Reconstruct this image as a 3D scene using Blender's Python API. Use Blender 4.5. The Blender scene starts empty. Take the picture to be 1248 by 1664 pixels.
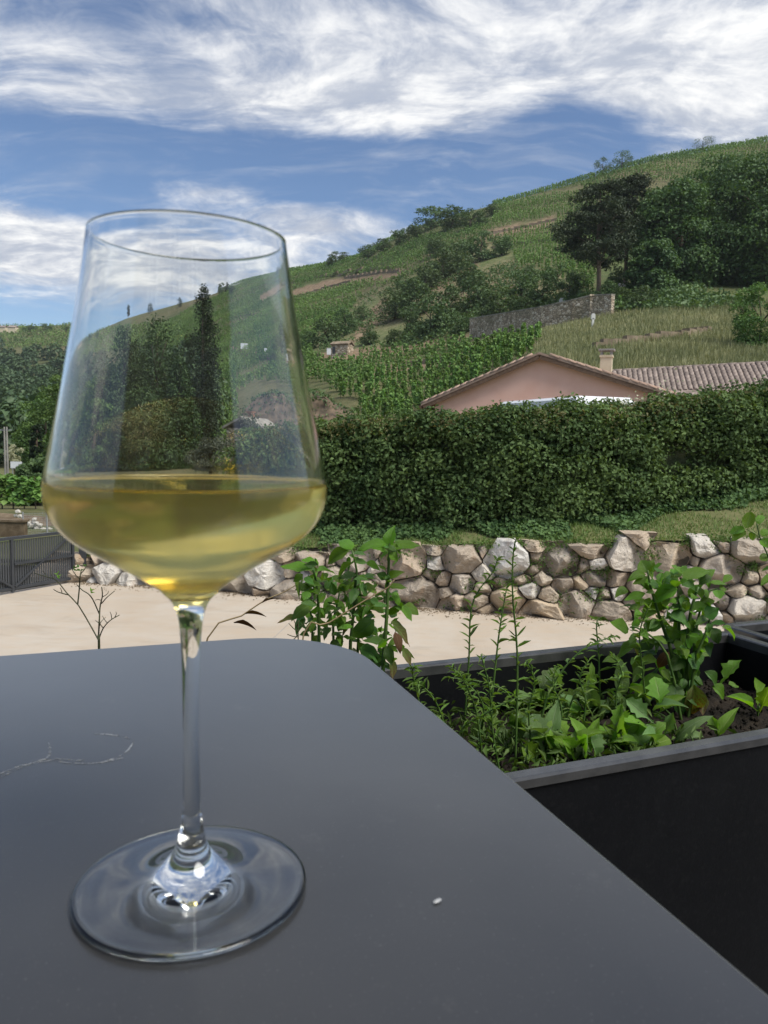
import bpy, math, random
import numpy as np
from mathutils import Vector, Matrix
from mathutils.bvhtree import BVHTree
from mathutils import noise as mnoise

S = bpy.context.scene
COL = S.collection
rnd = random.Random(7)
rng = np.random.default_rng(11)

# ------------------------------------------------------------------ camera
EYE = 3.4                       # metres above the yard
F, TH, RO = 1249.17, 0.0965, 0.0196   # focal length (photo pixels), pitch down, roll
cT, sT = math.cos(TH), math.sin(TH)


def ray(px, py):
    X, Y = px - 624.0, py - 832.0
    cr, sr = math.cos(RO), math.sin(RO)
    X, Y = X * cr + Y * sr, -X * sr + Y * cr
    return Vector((X, F * cT - Y * sT, -F * sT - Y * cT))


def at_y(px, py, y):
    d = ray(px, py)
    d = d * (y / d.y)
    return Vector((d.x, d.y, d.z + EYE))


def at_z(px, py, zrel):
    d = ray(px, py)
    d = d * (zrel / d.z)
    return Vector((d.x, d.y, d.z + EYE))


def project(P):
    """world points (n,3) -> photo pixels, used only to choose where things grow"""
    P = np.asarray(P, float).reshape(-1, 3)
    x, y, z = P[:, 0], P[:, 1], P[:, 2] - EYE
    d = y * cT - z * sT
    u = y * sT + z * cT
    d = np.where(d < 1e-6, 1e-6, d)
    X, Y = F * x / d, -F * u / d
    c, s = math.cos(RO), math.sin(RO)
    return 624 + X * c - Y * s, 832 + X * s + Y * c


cam = bpy.data.cameras.new("camera")
cam_ob = bpy.data.objects.new("camera", cam)
COL.objects.link(cam_ob)
fwd = Vector((0, cT, -sT))
up0 = Vector((0, sT, cT))
right0 = Vector((1, 0, 0))
# picture turned clockwise by RO -> image axes turned the other way
rgt = right0 * math.cos(RO) + up0 * math.sin(RO)
upv = -right0 * math.sin(RO) + up0 * math.cos(RO)
M = Matrix((rgt, upv, -fwd)).transposed().to_4x4()
M.translation = Vector((0, 0, EYE))
cam_ob.matrix_world = M
cam.lens = 4.25
cam.sensor_fit = 'HORIZONTAL'
cam.sensor_width = 4.25 * 1248.0 / F
cam.clip_start = 0.01
cam.clip_end = 6000
cam.dof.use_dof = True
cam.dof.focus_distance = 1.25
cam.dof.aperture_fstop = 3.6
S.camera = cam_ob

# ------------------------------------------------------------------ sky, sun, exposure
SUN_AZ, SUN_EL = math.radians(124), math.radians(54)
SKY = 0.10
HAZE = 0.00013
W = bpy.data.worlds.new("World")
S.world = W
W.use_nodes = True
S.view_settings.view_transform = 'Standard'
S.view_settings.look = 'None'
S.view_settings.gamma = 1
S.view_settings.exposure = 1.74
S.view_settings.use_curve_mapping = False
S.cycles.use_denoising = True
S.cycles.max_bounces = 14
S.cycles.diffuse_bounces = 3
S.cycles.glossy_bounces = 5
S.cycles.transmission_bounces = 14
S.cycles.transparent_max_bounces = 8
S.cycles.sample_clamp_indirect = 6
S.cycles.blur_glossy = 0.4


class N:
    """tiny node helper"""
    def __init__(self, nt):
        self.nt = nt
        self.nt.nodes.clear()

    def add(self, t, **kw):
        n = self.nt.nodes.new(t)
        for k, v in kw.items():
            setattr(n, k, v)
        return n

    def put(self, sock, v):
        if isinstance(v, bpy.types.NodeSocket):
            self.nt.links.new(v, sock)
        elif v is not None:
            sock.default_value = v

    def m(self, op, a, b=None, c=None, clamp=False):
        n = self.add('ShaderNodeMath', operation=op, use_clamp=clamp)
        self.put(n.inputs[0], a)
        self.put(n.inputs[1], b)
        if c is not None:
            self.put(n.inputs[2], c)
        return n.outputs[0]

    def mix(self, f, a, b, blend='MIX'):
        n = self.add('ShaderNodeMix', data_type='RGBA', blend_type=blend)
        self.put(n.inputs[0], f)
        self.put(n.inputs[6], a)
        self.put(n.inputs[7], b)
        return n.outputs[2]

    def noise(self, vec, scale, detail=4, rough=0.55, dist=0.0, out=0):
        n = self.add('ShaderNodeTexNoise')
        self.put(n.inputs['Vector'], vec)
        n.inputs['Scale'].default_value = scale
        n.inputs['Detail'].default_value = detail
        n.inputs['Roughness'].default_value = rough
        n.inputs['Distortion'].default_value = dist
        return n.outputs[out]

    def ramp(self, f, stops):
        n = self.add('ShaderNodeValToRGB')
        self.put(n.inputs[0], f)
        e = n.color_ramp.elements
        while len(e) < len(stops):
            e.new(0.5)
        for el, (p, c) in zip(e, stops):
            el.position = p
            el.color = (c[0], c[1], c[2], 1)
        return n.outputs[0]

    def step(self, f, a, b):
        n = self.add('ShaderNodeMapRange', interpolation_type='SMOOTHSTEP')
        self.put(n.inputs[0], f)
        n.inputs[1].default_value = a
        n.inputs[2].default_value = b
        return n.outputs[0]

    def mapping(self, vec, loc=(0, 0, 0), rot=(0, 0, 0), scale=(1, 1, 1)):
        n = self.add('ShaderNodeMapping')
        self.put(n.inputs[0], vec)
        n.inputs[1].default_value = loc
        n.inputs[2].default_value = rot
        n.inputs[3].default_value = scale
        return n.outputs[0]


def build_sky():
    n = N(W.node_tree)
    out = n.add('ShaderNodeOutputWorld')
    bg = n.add('ShaderNodeBackground')
    bg.inputs[1].default_value = SKY
    n.nt.links.new(bg.outputs[0], out.inputs[0])
    sky = n.add('ShaderNodeTexSky', sky_type='NISHITA', sun_disc=False)
    sky.sun_elevation = SUN_EL
    sky.sun_rotation = SUN_AZ
    sky.altitude = 300
    sky.air_density = 1.0
    sky.dust_density = 0.3
    sky.ozone_density = 2.5
    tc = n.add('ShaderNodeTexCoord').outputs['Generated']
    sp = n.add('ShaderNodeSeparateXYZ')
    n.put(sp.inputs[0], tc)
    x, y, z = sp.outputs
    az = n.m('ARCTAN2', x, y)
    el = n.m('ARCSINE', z)
    zz = n.m('ADD', n.m('MAXIMUM', z, 0.0), 0.16)
    cb = n.add('ShaderNodeCombineXYZ')
    n.put(cb.inputs[0], n.m('DIVIDE', x, zz))
    n.put(cb.inputs[1], n.m('DIVIDE', y, zz))
    P = cb.outputs[0]
    def warped(vec, scale, amt, detail=3):
        w = n.noise(vec, scale, detail, 0.55, 0.0, 1)
        c = n.add('ShaderNodeVectorMath', operation='SUBTRACT')
        n.put(c.inputs[0], w)
        c.inputs[1].default_value = (.5, .5, .5)
        o = n.add('ShaderNodeVectorMath', operation='MULTIPLY_ADD')
        n.put(o.inputs[0], c.outputs[0])
        o.inputs[1].default_value = (amt, amt, 0)
        n.put(o.inputs[2], vec)
        return o.outputs[0]
    Pw = warped(P, 0.7, 0.9)
    Pf = warped(Pw, 2.6, 0.15, 4)
    big = n.noise(n.mapping(Pw, (3.1, 0.7, 0), (0, 0, 0.9), (1.0, 1.3, 1)), 1.1, 6, 0.55, 0.0)
    # long feathered strands, two directions, fine grained
    fa = n.noise(n.mapping(Pf, (0, 0, 0), (0, 0, 1.15), (1.0, 3.4, 1)), 2.4, 12, 0.62, 0.1)
    fb = n.noise(n.mapping(Pf, (7, 3, 0), (0, 0, 0.55), (1.0, 2.6, 1)), 4.6, 12, 0.62, 0.1)
    fine = n.m('ADD', n.m('MULTIPLY', fa, 0.6), n.m('MULTIPLY', fb, 0.4))
    puff = n.noise(Pf, 9.0, 10, 0.66, 0.1)
    base = n.m('ADD', n.m('MULTIPLY', big, 0.40), n.m('ADD', n.m('MULTIPLY', fine, 0.42), n.m('MULTIPLY', puff, 0.18)))
    # broad arrangement of the cloud banks
    blobs = [(560, 262, 420, 40, -.30), (60, 265, 280, 40, -.26), (110, 322, 130, 26, -.16), (930, 212, 130, 42, -.30),
             (700, 320, 170, 45, -.22), (900, 290, 160, 60, -.18), (240, 12, 170, 45, -.12), (60, 520, 300, 26, -.22),
             (600, 175, 330, 55, .17), (1180, 130, 240, 100, .30), (90, 150, 230, 60, .14), (290, 305, 140, 22, .20),
             (560, 362, 130, 26, .18), (60, 410, 170, 60, .18), (270, 400, 240, 50, .14), (760, 60, 420, 60, .12),
             (430, 90, 150, 60, .02), (330, 455, 300, 22, .10)]
    bias = None
    for (px, py, sx, sy, a) in blobs:
        d = ray(px, py).normalized()
        a0, e0 = math.atan2(d.x, d.y), math.asin(d.z)
        sa, se = sx / F, sy / F
        qa = n.m('DIVIDE', n.m('SUBTRACT', az, a0), sa)
        qe = n.m('DIVIDE', n.m('SUBTRACT', el, e0), se)
        q = n.m('ADD', n.m('MULTIPLY', qa, qa), n.m('MULTIPLY', qe, qe))
        g = n.m('MULTIPLY', n.m('EXPONENT', n.m('MULTIPLY', q, -1.0)), a)
        bias = g if bias is None else n.m('ADD', bias, g)
    tot = n.m('ADD', base, n.m('MULTIPLY', bias, 0.82))
    dens = n.m('POWER', n.step(tot, 0.40, 0.665), 1.1)
    thin = n.m('MULTIPLY', n.step(fine, 0.46, 0.70), 0.30)
    dens = n.m('MAXIMUM', dens, thin, clamp=True)
    # light in the cloud: thin edges pale, thick parts greyer, brighter towards the sun
    sd = Vector((math.sin(SUN_AZ) * math.cos(SUN_EL), math.cos(SUN_AZ) * math.cos(SUN_EL), math.sin(SUN_EL)))
    dt = n.add('ShaderNodeVectorMath', operation='DOT_PRODUCT')
    n.put(dt.inputs[0], tc)
    dt.inputs[1].default_value = sd
    glow = n.m('POWER', n.m('MAXIMUM', dt.outputs['Value'], 0.0), 7.0)
    shade = n.noise(n.mapping(Pf, (5, 2, 0), (0, 0, 0.9), (1, 2.0, 1)), 3.0, 12, 0.64, 0.1)
    lum = n.step(n.m('ADD', n.m('MULTIPLY', shade, 0.65), n.m('MULTIPLY', puff, 0.35)), 0.40, 0.63)
    ccol = n.mix(lum, (1.55, 1.70, 2.0, 1), (3.2, 3.2, 3.17, 1))
    warm = n.mix(n.m('MULTIPLY', glow, 0.85), ccol, (3.5, 3.42, 3.25, 1))
    blue = n.mix(1.0, sky.outputs[0], (0.31, 0.33, 0.36, 1), 'MULTIPLY')
    final = n.mix(dens, blue, warm)
    n.put(bg.inputs[0], final)


build_sky()
sun = bpy.data.lights.new("sun", 'SUN')
sun.energy = 1.5
sun.angle = math.radians(34)
sun.color = (1.0, 0.95, 0.86)
sun_ob = bpy.data.objects.new("sun", sun)
COL.objects.link(sun_ob)
sdir = Vector((math.sin(SUN_AZ) * math.cos(SUN_EL), math.cos(SUN_AZ) * math.cos(SUN_EL), math.sin(SUN_EL)))
sun_ob.rotation_euler = sdir.to_track_quat('Z', 'Y').to_euler()
sun_ob.location = (60, 60, 80)

# ------------------------------------------------------------------ mesh helpers


def mesh_np(name, V, Fc, mat=None, smooth=False, mats=None, midx=None):
    V = np.asarray(V, np.float32)
    me = bpy.data.meshes.new(name)
    if isinstance(Fc, np.ndarray):
        nf, k = Fc.shape
        me.vertices.add(len(V))
        me.vertices.foreach_set('co', V.ravel())
        me.loops.add(nf * k)
        me.loops.foreach_set('vertex_index', Fc.astype(np.int32).ravel())
        me.polygons.add(nf)
        me.polygons.foreach_set('loop_start', np.arange(nf, dtype=np.int32) * k)
        me.update(calc_edges=True)
    else:
        me.from_pydata([tuple(map(float, v)) for v in V], [], [tuple(map(int, f)) for f in Fc])
        me.update()
    if smooth:
        me.polygons.foreach_set('use_smooth', np.ones(len(me.polygons), bool))
    for m_ in (mats or ([mat] if mat else [])):
        me.materials.append(m_)
    if midx is not None:
        me.polygons.foreach_set('material_index', np.asarray(midx, np.int32))
    return me


def ob(name, me, parent=None, loc=None):
    o = bpy.data.objects.new(name, me)
    COL.objects.link(o)
    if parent is not None:
        o.parent = parent
    if loc is not None:
        o.location = loc
    return o


def tag(o, label=None, cat=None, group=None, kind=None):
    if label:
        o['label'] = label
    if cat:
        o['category'] = cat
    if group:
        o['group'] = group
    if kind:
        o['kind'] = kind
    return o


def thing(name, label, cat, loc=(0, 0, 0), group=None):
    o = bpy.data.objects.new(name, None)
    o.empty_display_size = 0.1
    COL.objects.link(o)
    o.location = loc
    return tag(o, label, cat, group)


class MB:
    """collects simple shapes into one mesh"""
    def __init__(self):
        self.v, self.f = [], []

    def add(self, V, Fc):
        b = len(self.v)
        self.v += [tuple(map(float, p)) for p in V]
        self.f += [tuple(int(i) + b for i in f) for f in Fc]
        return self

    def box(self, c, size, R=None):
        hx, hy, hz = size[0] / 2, size[1] / 2, size[2] / 2
        P = [Vector((sx * hx, sy * hy, sz * hz)) for sx in (-1, 1) for sy in (-1, 1) for sz in (-1, 1)]
        if R is not None:
            P = [R @ p for p in P]
        P = [p + Vector(c) for p in P]
        return self.add(P, [(0, 1, 3, 2), (4, 6, 7, 5), (0, 4, 5, 1), (2, 3, 7, 6), (0, 2, 6, 4), (1, 5, 7, 3)])

    def tube(self, pts, rad, sides=6, caps=True):
        pts = [Vector(p) for p in pts]
        if not hasattr(rad, '__len__'):
            rad = [rad] * len(pts)
        rings = []
        prev = None
        for i, p in enumerate(pts):
            t = (pts[min(i + 1, len(pts) - 1)] - pts[max(i - 1, 0)])
            t = t.normalized() if t.length > 1e-9 else Vector((0, 0, 1))
            if prev is None:
                a = t.cross(Vector((0, 0, 1)) if abs(t.z) < .9 else Vector((1, 0, 0))).normalized()
            else:
                a = (prev - t * prev.dot(t))
                a = a.normalized() if a.length > 1e-9 else t.orthogonal().normalized()
            prev = a
            b = t.cross(a)
            rings.append([p + (a * math.cos(2 * math.pi * k / sides) + b * math.sin(2 * math.pi * k / sides)) * rad[i] for k in range(sides)])
        V = [q for r in rings for q in r]
        Fc = []
        for i in range(len(pts) - 1):
            for k in range(sides):
                k2 = (k + 1) % sides
                Fc.append((i * sides + k, i * sides + k2, (i + 1) * sides + k2, (i + 1) * sides + k))
        if caps:
            Fc.append(tuple(range(sides))[::-1])
            Fc.append(tuple((len(pts) - 1) * sides + k for k in range(sides)))
        return self.add(V, Fc)

    def prism(self, poly, h0, h1):
        """poly: list of (x,y) counter-clockwise"""
        k = len(poly)
        V = [(x, y, h0) for x, y in poly] + [(x, y, h1) for x, y in poly]
        Fc = [tuple(range(k))[::-1], tuple(range(k, 2 * k))]
        for i in range(k):
            j = (i + 1) % k
            Fc.append((i, j, k + j, k + i))
        return self.add(V, Fc)

    def mesh(self, name, mat, smooth=False):
        return mesh_np(name, self.v, self.f, mat, smooth)

    def build(self, name, mat, parent=None, smooth=False):
        return ob(name, self.mesh(name, mat, smooth), parent)


def catmull(P, n):
    """P list of points -> n samples of a smooth curve"""
    P = np.asarray(P, float)
    k = len(P)
    t = np.linspace(0, k - 1, n)
    i = np.clip(t.astype(int), 0, k - 2)
    u = (t - i)[:, None]
    p1, p2 = P[i], P[i + 1]
    p0 = P[np.maximum(i - 1, 0)]
    p3 = P[np.minimum(i + 2, k - 1)]
    return 0.5 * ((2 * p1) + (-p0 + p2) * u + (2 * p0 - 5 * p1 + 4 * p2 - p3) * u ** 2 + (-p0 + 3 * p1 - 3 * p2 + p3) * u ** 3)


def inpoly(px, py, poly):
    px, py = np.asarray(px), np.asarray(py)
    r = np.zeros(px.shape, bool)
    j = len(poly) - 1
    for i in range(len(poly)):
        xi, yi = poly[i]
        xj, yj = poly[j]
        c = ((yi > py) != (yj > py)) & (px < (xj - xi) * (py - yi) / ((yj - yi) or 1e-9) + xi)
        r ^= c
        j = i
    return r


# ------------------------------------------------------------------ materials
MAT = {}


def material(name):
    m = bpy.data.materials.new(name)
    m.use_nodes = True
    MAT[name] = m
    return m, N(m.node_tree)


def surface(name, c1, c2, scale=3.0, rough=0.8, detail=6, bump=0.0, bscale=None, spec=0.3, rnd_amt=0.0, coords='Object',
            stops=None, metallic=0.0, rough2=None):
    m, n = material(name)
    out = n.add('ShaderNodeOutputMaterial')
    b = n.add('ShaderNodeBsdfPrincipled')
    n.nt.links.new(b.outputs[0], out.inputs[0])
    tc = n.add('ShaderNodeTexCoord').outputs[coords]
    f = n.noise(tc, scale, detail, 0.6)
    f2 = n.step(f, 0.3, 0.7)
    col = n.ramp(f2, stops) if stops else n.mix(f2, (*c1, 1), (*c2, 1))
    if rnd_amt:
        r = n.add('ShaderNodeObjectInfo').outputs['Random']
        hs = n.add('ShaderNodeHueSaturation')
        n.put(hs.inputs['Value'], n.m('MULTIPLY_ADD', r, rnd_amt, 1 - rnd_amt / 2))
        n.put(hs.inputs['Color'], col)
        col = hs.outputs[0]
    n.put(b.inputs['Base Color'], col)
    if rough2 is None:
        b.inputs['Roughness'].default_value = rough
    else:
        n.put(b.inputs['Roughness'], n.m('MULTIPLY_ADD', f2, rough2 - rough, rough))
    b.inputs['Specular IOR Level'].default_value = spec
    b.inputs['Metallic'].default_value = metallic
    if bump:
        bm = n.add('ShaderNodeBump')
        bm.inputs['Strength'].default_value = bump
        bm.inputs['Distance'].default_value = 0.02
        n.put(bm.inputs['Height'], n.noise(tc, bscale or scale * 6, 8, 0.65))
        n.put(b.inputs['Normal'], bm.outputs[0])
    return m


def foliage(name, dark, light, trans=0.25, rough=0.55, spec=0.25, scale=0.6):
    """many-leaf mass: colour varies by leaf and by clump"""
    m, n = material(name)
    out = n.add('ShaderNodeOutputMaterial')
    g = n.add('ShaderNodeNewGeometry')
    tc = n.add('ShaderNodeTexCoord').outputs['Object']
    clump = n.noise(tc, scale, 3, 0.5)
    f = n.m('ADD', n.m('MULTIPLY', g.outputs['Random Per Island'], 0.5), n.m('MULTIPLY_ADD', clump, 1.9, -0.7), clamp=True)
    oi = n.add('ShaderNodeObjectInfo').outputs['Random']
    col = n.mix(f, (*dark, 1), (*light, 1))
    hs = n.add('ShaderNodeHueSaturation')
    n.put(hs.inputs['Value'], n.m('MULTIPLY_ADD', oi, 0.3, 0.85))
    n.put(hs.inputs['Hue'], n.m('MULTIPLY_ADD', oi, 0.02, 0.49))
    n.put(hs.inputs['Color'], col)
    b = n.add('ShaderNodeBsdfPrincipled')
    n.put(b.inputs['Base Color'], hs.outputs[0])
    b.inputs['Roughness'].default_value = rough
    b.inputs['Specular IOR Level'].default_value = spec
    t = n.add('ShaderNodeBsdfTranslucent')
    n.put(t.inputs[0], n.mix(1.0, hs.outputs[0], (1.3, 1.25, 0.5, 1), 'MULTIPLY'))
    mx = n.add('ShaderNodeMixShader')
    mx.inputs[0].default_value = trans
    n.nt.links.new(b.outputs[0], mx.inputs[1])
    n.nt.links.new(t.outputs[0], mx.inputs[2])
    n.nt.links.new(mx.outputs[0], out.inputs[0])
    return m


def leaf_mat(name, top, back, vein, trans=0.42, rough=0.33, spots=None):
    """single leaves: UV.x across the blade (0..1), UV.y along it"""
    m, n = material(name)
    out = n.add('ShaderNodeOutputMaterial')
    uv = n.add('ShaderNodeTexCoord').outputs['UV']
    oc = n.add('ShaderNodeTexCoord').outputs['Object']
    sp = n.add('ShaderNodeSeparateXYZ')
    n.put(sp.inputs[0], uv)
    ax = n.m('ABSOLUTE', n.m('SUBTRACT', sp.outputs[0], 0.5))
    rib = n.m('SUBTRACT', 1.0, n.step(ax, 0.01, 0.05))
    # side veins sweep up from the midrib
    ph = n.m('ADD', n.m('MULTIPLY', sp.outputs[1], 44.0), n.m('MULTIPLY', ax, -26.0))
    side = n.step(n.m('SINE', ph), 0.86, 1.0)
    veins = n.m('MAXIMUM', n.m('MULTIPLY', rib, 0.7), n.m('MULTIPLY', side, 0.3))
    oi = n.add('ShaderNodeObjectInfo').outputs['Random']
    nz = n.noise(oc, 60, 4, 0.6)
    c0 = n.mix(n.step(nz, 0.3, 0.7), (*[v * .78 for v in top], 1), (*top, 1))
    if spots:
        big = n.noise(n.mapping(oc, scale=(1, 1, 1)), 22, 3, 0.5)
        c0 = n.mix(n.step(n.m('ADD', big, n.m('MULTIPLY', sp.outputs[1], 0.25)), 0.55, 0.72), c0, (*spots, 1))
    hs = n.add('ShaderNodeHueSaturation')
    n.put(hs.inputs['Value'], n.m('MULTIPLY_ADD', oi, 0.45, 0.75))
    n.put(hs.inputs['Hue'], n.m('MULTIPLY_ADD', oi, 0.03, 0.485))
    n.put(hs.inputs['Color'], c0)
    c1 = n.mix(veins, hs.outputs[0], (*vein, 1))
    g = n.add('ShaderNodeNewGeometry')
    c2 = n.mix(g.outputs['Backfacing'], c1, (*back, 1))
    b = n.add('ShaderNodeBsdfPrincipled')
    n.put(b.inputs['Base Color'], c2)
    b.inputs['Roughness'].default_value = rough
    b.inputs['Specular IOR Level'].default_value = 0.45
    bm = n.add('ShaderNodeBump')
    bm.inputs['Strength'].default_value = 0.5
    bm.inputs['Distance'].default_value = 0.002
    n.put(bm.inputs['Height'], n.m('SUBTRACT', n.noise(oc, 90, 3, 0.5), n.m('MULTIPLY', veins, 1.2)))
    n.put(b.inputs['Normal'], bm.outputs[0])
    t = n.add('ShaderNodeBsdfTranslucent')
    n.put(t.inputs[0], n.mix(1.0, c1, (1.7, 1.7, 0.5, 1), 'MULTIPLY'))
    mx = n.add('ShaderNodeMixShader')
    mx.inputs[0].default_value = trans
    n.nt.links.new(b.outputs[0], mx.inputs[1])
    n.nt.links.new(t.outputs[0], mx.inputs[2])
    n.nt.links.new(mx.outputs[0], out.inputs[0])
    return m


# foliage masses
foliage('vine_leaf', (0.075, 0.165, 0.036), (0.21, 0.34, 0.085), .25, scale=.05)
foliage('vine_leaf_far', (0.07, 0.15, 0.038), (0.2, 0.325, 0.085), .2, scale=.03)
foliage('scrub_leaf', (0.042, 0.082, 0.032), (0.13, 0.2, 0.075), .2, scale=.35)
foliage('robinia_leaf', (0.034, 0.078, 0.03), (0.115, 0.2, 0.07), .25, scale=.25)
foliage('pine_leaf', (0.022, 0.04, 0.02), (0.07, 0.098, 0.048), .1, scale=.3)
foliage('conifer_leaf', (0.02, 0.046, 0.017), (0.075, 0.128, 0.04), .15, scale=.4)
foliage('cypress_leaf', (0.013, 0.028, 0.013), (0.042, 0.068, 0.03), .1, scale=.6)
foliage('broad_leaf', (0.042, 0.095, 0.026), (0.15, 0.25, 0.065), .25, scale=.4)
foliage('wood_leaf', (0.03, 0.06, 0.03), (0.09, 0.14, 0.06), .15, scale=.06)
foliage('hedge_leaf', (0.05, 0.105, 0.04), (0.16, 0.255, 0.088), .25, .65, .15, scale=.9)
foliage('hedge_tip', (0.1, 0.13, 0.045), (0.2, 0.18, 0.08), .25, scale=1.2)
foliage('pale_blossom', (.30, .33, .20), (.55, .55, .40), .2, scale=2)
foliage('grey_leaf', (0.07, 0.085, 0.06), (0.21, 0.235, 0.17), .15, scale=.8)
foliage('ivy_leaf', (0.034, 0.078, 0.028), (0.12, 0.2, 0.07), .2, .65, .15, scale=1.5)
foliage('lawn_blade', (0.1, 0.16, 0.045), (0.22, 0.3, 0.1), .25, scale=.5)
foliage('dry_blade', (.145, .175, .08), (.31, .31, .165), .2, scale=.2)
foliage('weed_leaf', (0.05, 0.11, 0.022), (0.13, 0.22, 0.05), .25, scale=2)

# leaves seen singly
leaf_mat('basil', (.125, .26, .022), (.10, .20, .06), (.13, .25, .06))
leaf_mat('basil_dark', (.07, .17, .026), (.06, .13, .05), (.06, .14, .05), .25)
leaf_mat('basil_yellow', (.13, .20, .04), (.2, .25, .06), (.25, .28, .09), .4, .5, (.13, .065, .025))
leaf_mat('basil_brown', (.10, .045, .02), (.12, .06, .03), (.16, .1, .05), .2, .8)
leaf_mat('sprout', (.17, .34, .030), (.18, .32, .07), (.27, .38, .12), .42)
leaf_mat('rocket', (.14, .25, .075), (.12, .2, .1), (.2, .27, .15), .3, .5)
leaf_mat('tarragon', (.16, .28, .055), (.12, .2, .08), (.15, .22, .08), .3, .5)
surface('stem_green', (.035, .085, .018), (.08, .14, .03), 30, .5)
surface('stem_dark', (.02, .03, .012), (.05, .055, .02), 40, .6)
surface('stem_straw', (.36, .28, .16), (.24, .18, .09), 40, .8)
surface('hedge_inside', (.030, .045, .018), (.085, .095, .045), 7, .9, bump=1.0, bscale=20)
surface('bark', (.045, .032, .022), (.12, .095, .07), 6, .9, bump=.6)
surface('pine_bark', (.10, .075, .055), (.20, .155, .12), 3, .9, bump=.5)

# ground and masonry
surface('soil', (.010, .008, .006), (.045, .034, .024), 35, .95, bump=1.0, bscale=120)
surface('earth', (.09, .065, .040), (.17, .13, .085), 4, .95, bump=.6)
surface('lawn', (.085, .10, .035), (.16, .155, .07), 2.5, .95, bump=.5)
surface('backfill', (.10, .08, .055), (.19, .155, .11), 5, .95, bump=.6)
surface('terrace_paving', (.06, .058, .055), (.085, .082, .077), 2, .8, bump=.15)
surface('render_white', (.62, .60, .56), (.70, .68, .63), 3, .85, bump=.1)
surface('pink_render', (.88, .52, .41), (.93, .58, .47), 1.2, .9, bump=.12, bscale=40)
surface('tile_clay', (.12, .09, .075), (.31, .255, .22), 3, .85, bump=.3, rnd_amt=.55)
surface('tile_verge', (.30, .20, .15), (.42, .30, .235), 3, .85, bump=.3, rnd_amt=.4)
surface('timber', (.11, .065, .042), (.19, .12, .08), 8, .75)
surface('cream_render', (.55, .47, .33), (.62, .54, .40), 3, .85)
surface('van_white', (.72, .74, .77), (.76, .78, .80), 1, .25, spec=.5)
surface('black_rubber', (.012, .012, .012), (.03, .03, .03), 10, .8)
surface('dark_glass', (.01, .012, .014), (.02, .022, .025), 1, .08, spec=.5)
surface('zinc', (.35, .36, .37), (.45, .46, .47), 2, .45)
surface('grey_stone', (.17, .155, .13), (.36, .33, .28), 1.2, .9, bump=.8, bscale=5)
surface('terrace_stone', (.14, .11, .075), (.29, .23, .165), .9, .95, bump=.8, bscale=3)
pass
surface('marble', (.52, .52, .50), (.64, .64, .61), 1, .6)
surface('sign_white', (.68, .70, .72), (.74, .76, .78), 1, .5)
surface('rock_red', (.05, .042, .03), (.17, .125, .085), 1.1, .95, detail=10, bump=1.0, bscale=3)
surface('gate_paint', (.030, .034, .040), (.042, .046, .052), 3, .45, spec=.45)
surface('gate_bar', (.05, .054, .06), (.065, .07, .078), 3, .45, spec=.45)
surface('galvanised', (.28, .29, .30), (.36, .37, .38), 4, .5, metallic=.3)
surface('concrete_grey', (.26, .25, .23), (.36, .345, .32), 2, .9, bump=.2)
surface('orange_brick', (.20, .10, .06), (.28, .15, .10), 5, .9)
surface('white_rock', (.34, .32, .28), (.50, .48, .43), 3, .9, bump=.6)


def make_yard_mat():
    m, n = material('yard_concrete')
    out = n.add('ShaderNodeOutputMaterial')
    b = n.add('ShaderNodeBsdfPrincipled')
    n.nt.links.new(b.outputs[0], out.inputs[0])
    tc = n.add('ShaderNodeTexCoord').outputs['Object']
    a = n.step(n.noise(tc, .35, 6, .6, .5), .3, .7)
    f = n.step(n.noise(n.mapping(tc, scale=(1, 2.2, 1)), 2.2, 8, .65), .3, .75)
    col = n.mix(a, (.40, .34, .27, 1), (.47, .43, .37, 1))
    col = n.mix(n.m('MULTIPLY', f, .35), col, (.45, .335, .225, 1))
    dirt = n.step(n.noise(tc, 9, 5, .7), .66, .78)
    col = n.mix(n.m('MULTIPLY', dirt, .25), col, (.30, .25, .20, 1))
    stain = n.step(n.noise(n.mapping(tc, scale=(.6, 1.6, 1)), .8, 7, .7, 1.0), .50, .68)
    col = n.mix(n.m('MULTIPLY', stain, .30), col, (.27, .225, .175, 1))
    grit = n.step(n.noise(tc, 34, 4, .7), .60, .72)
    col = n.mix(n.m('MULTIPLY', grit, .30), col, (.22, .18, .14, 1))
    n.put(b.inputs['Base Color'], col)
    b.inputs['Roughness'].default_value = .8
    b.inputs['Specular IOR Level'].default_value = .3
    bm = n.add('ShaderNodeBump')
    bm.inputs['Strength'].default_value = .15
    n.put(bm.inputs['Height'], n.noise(tc, 30, 6, .7))
    n.put(b.inputs['Normal'], bm.outputs[0])


make_yard_mat()


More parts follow.
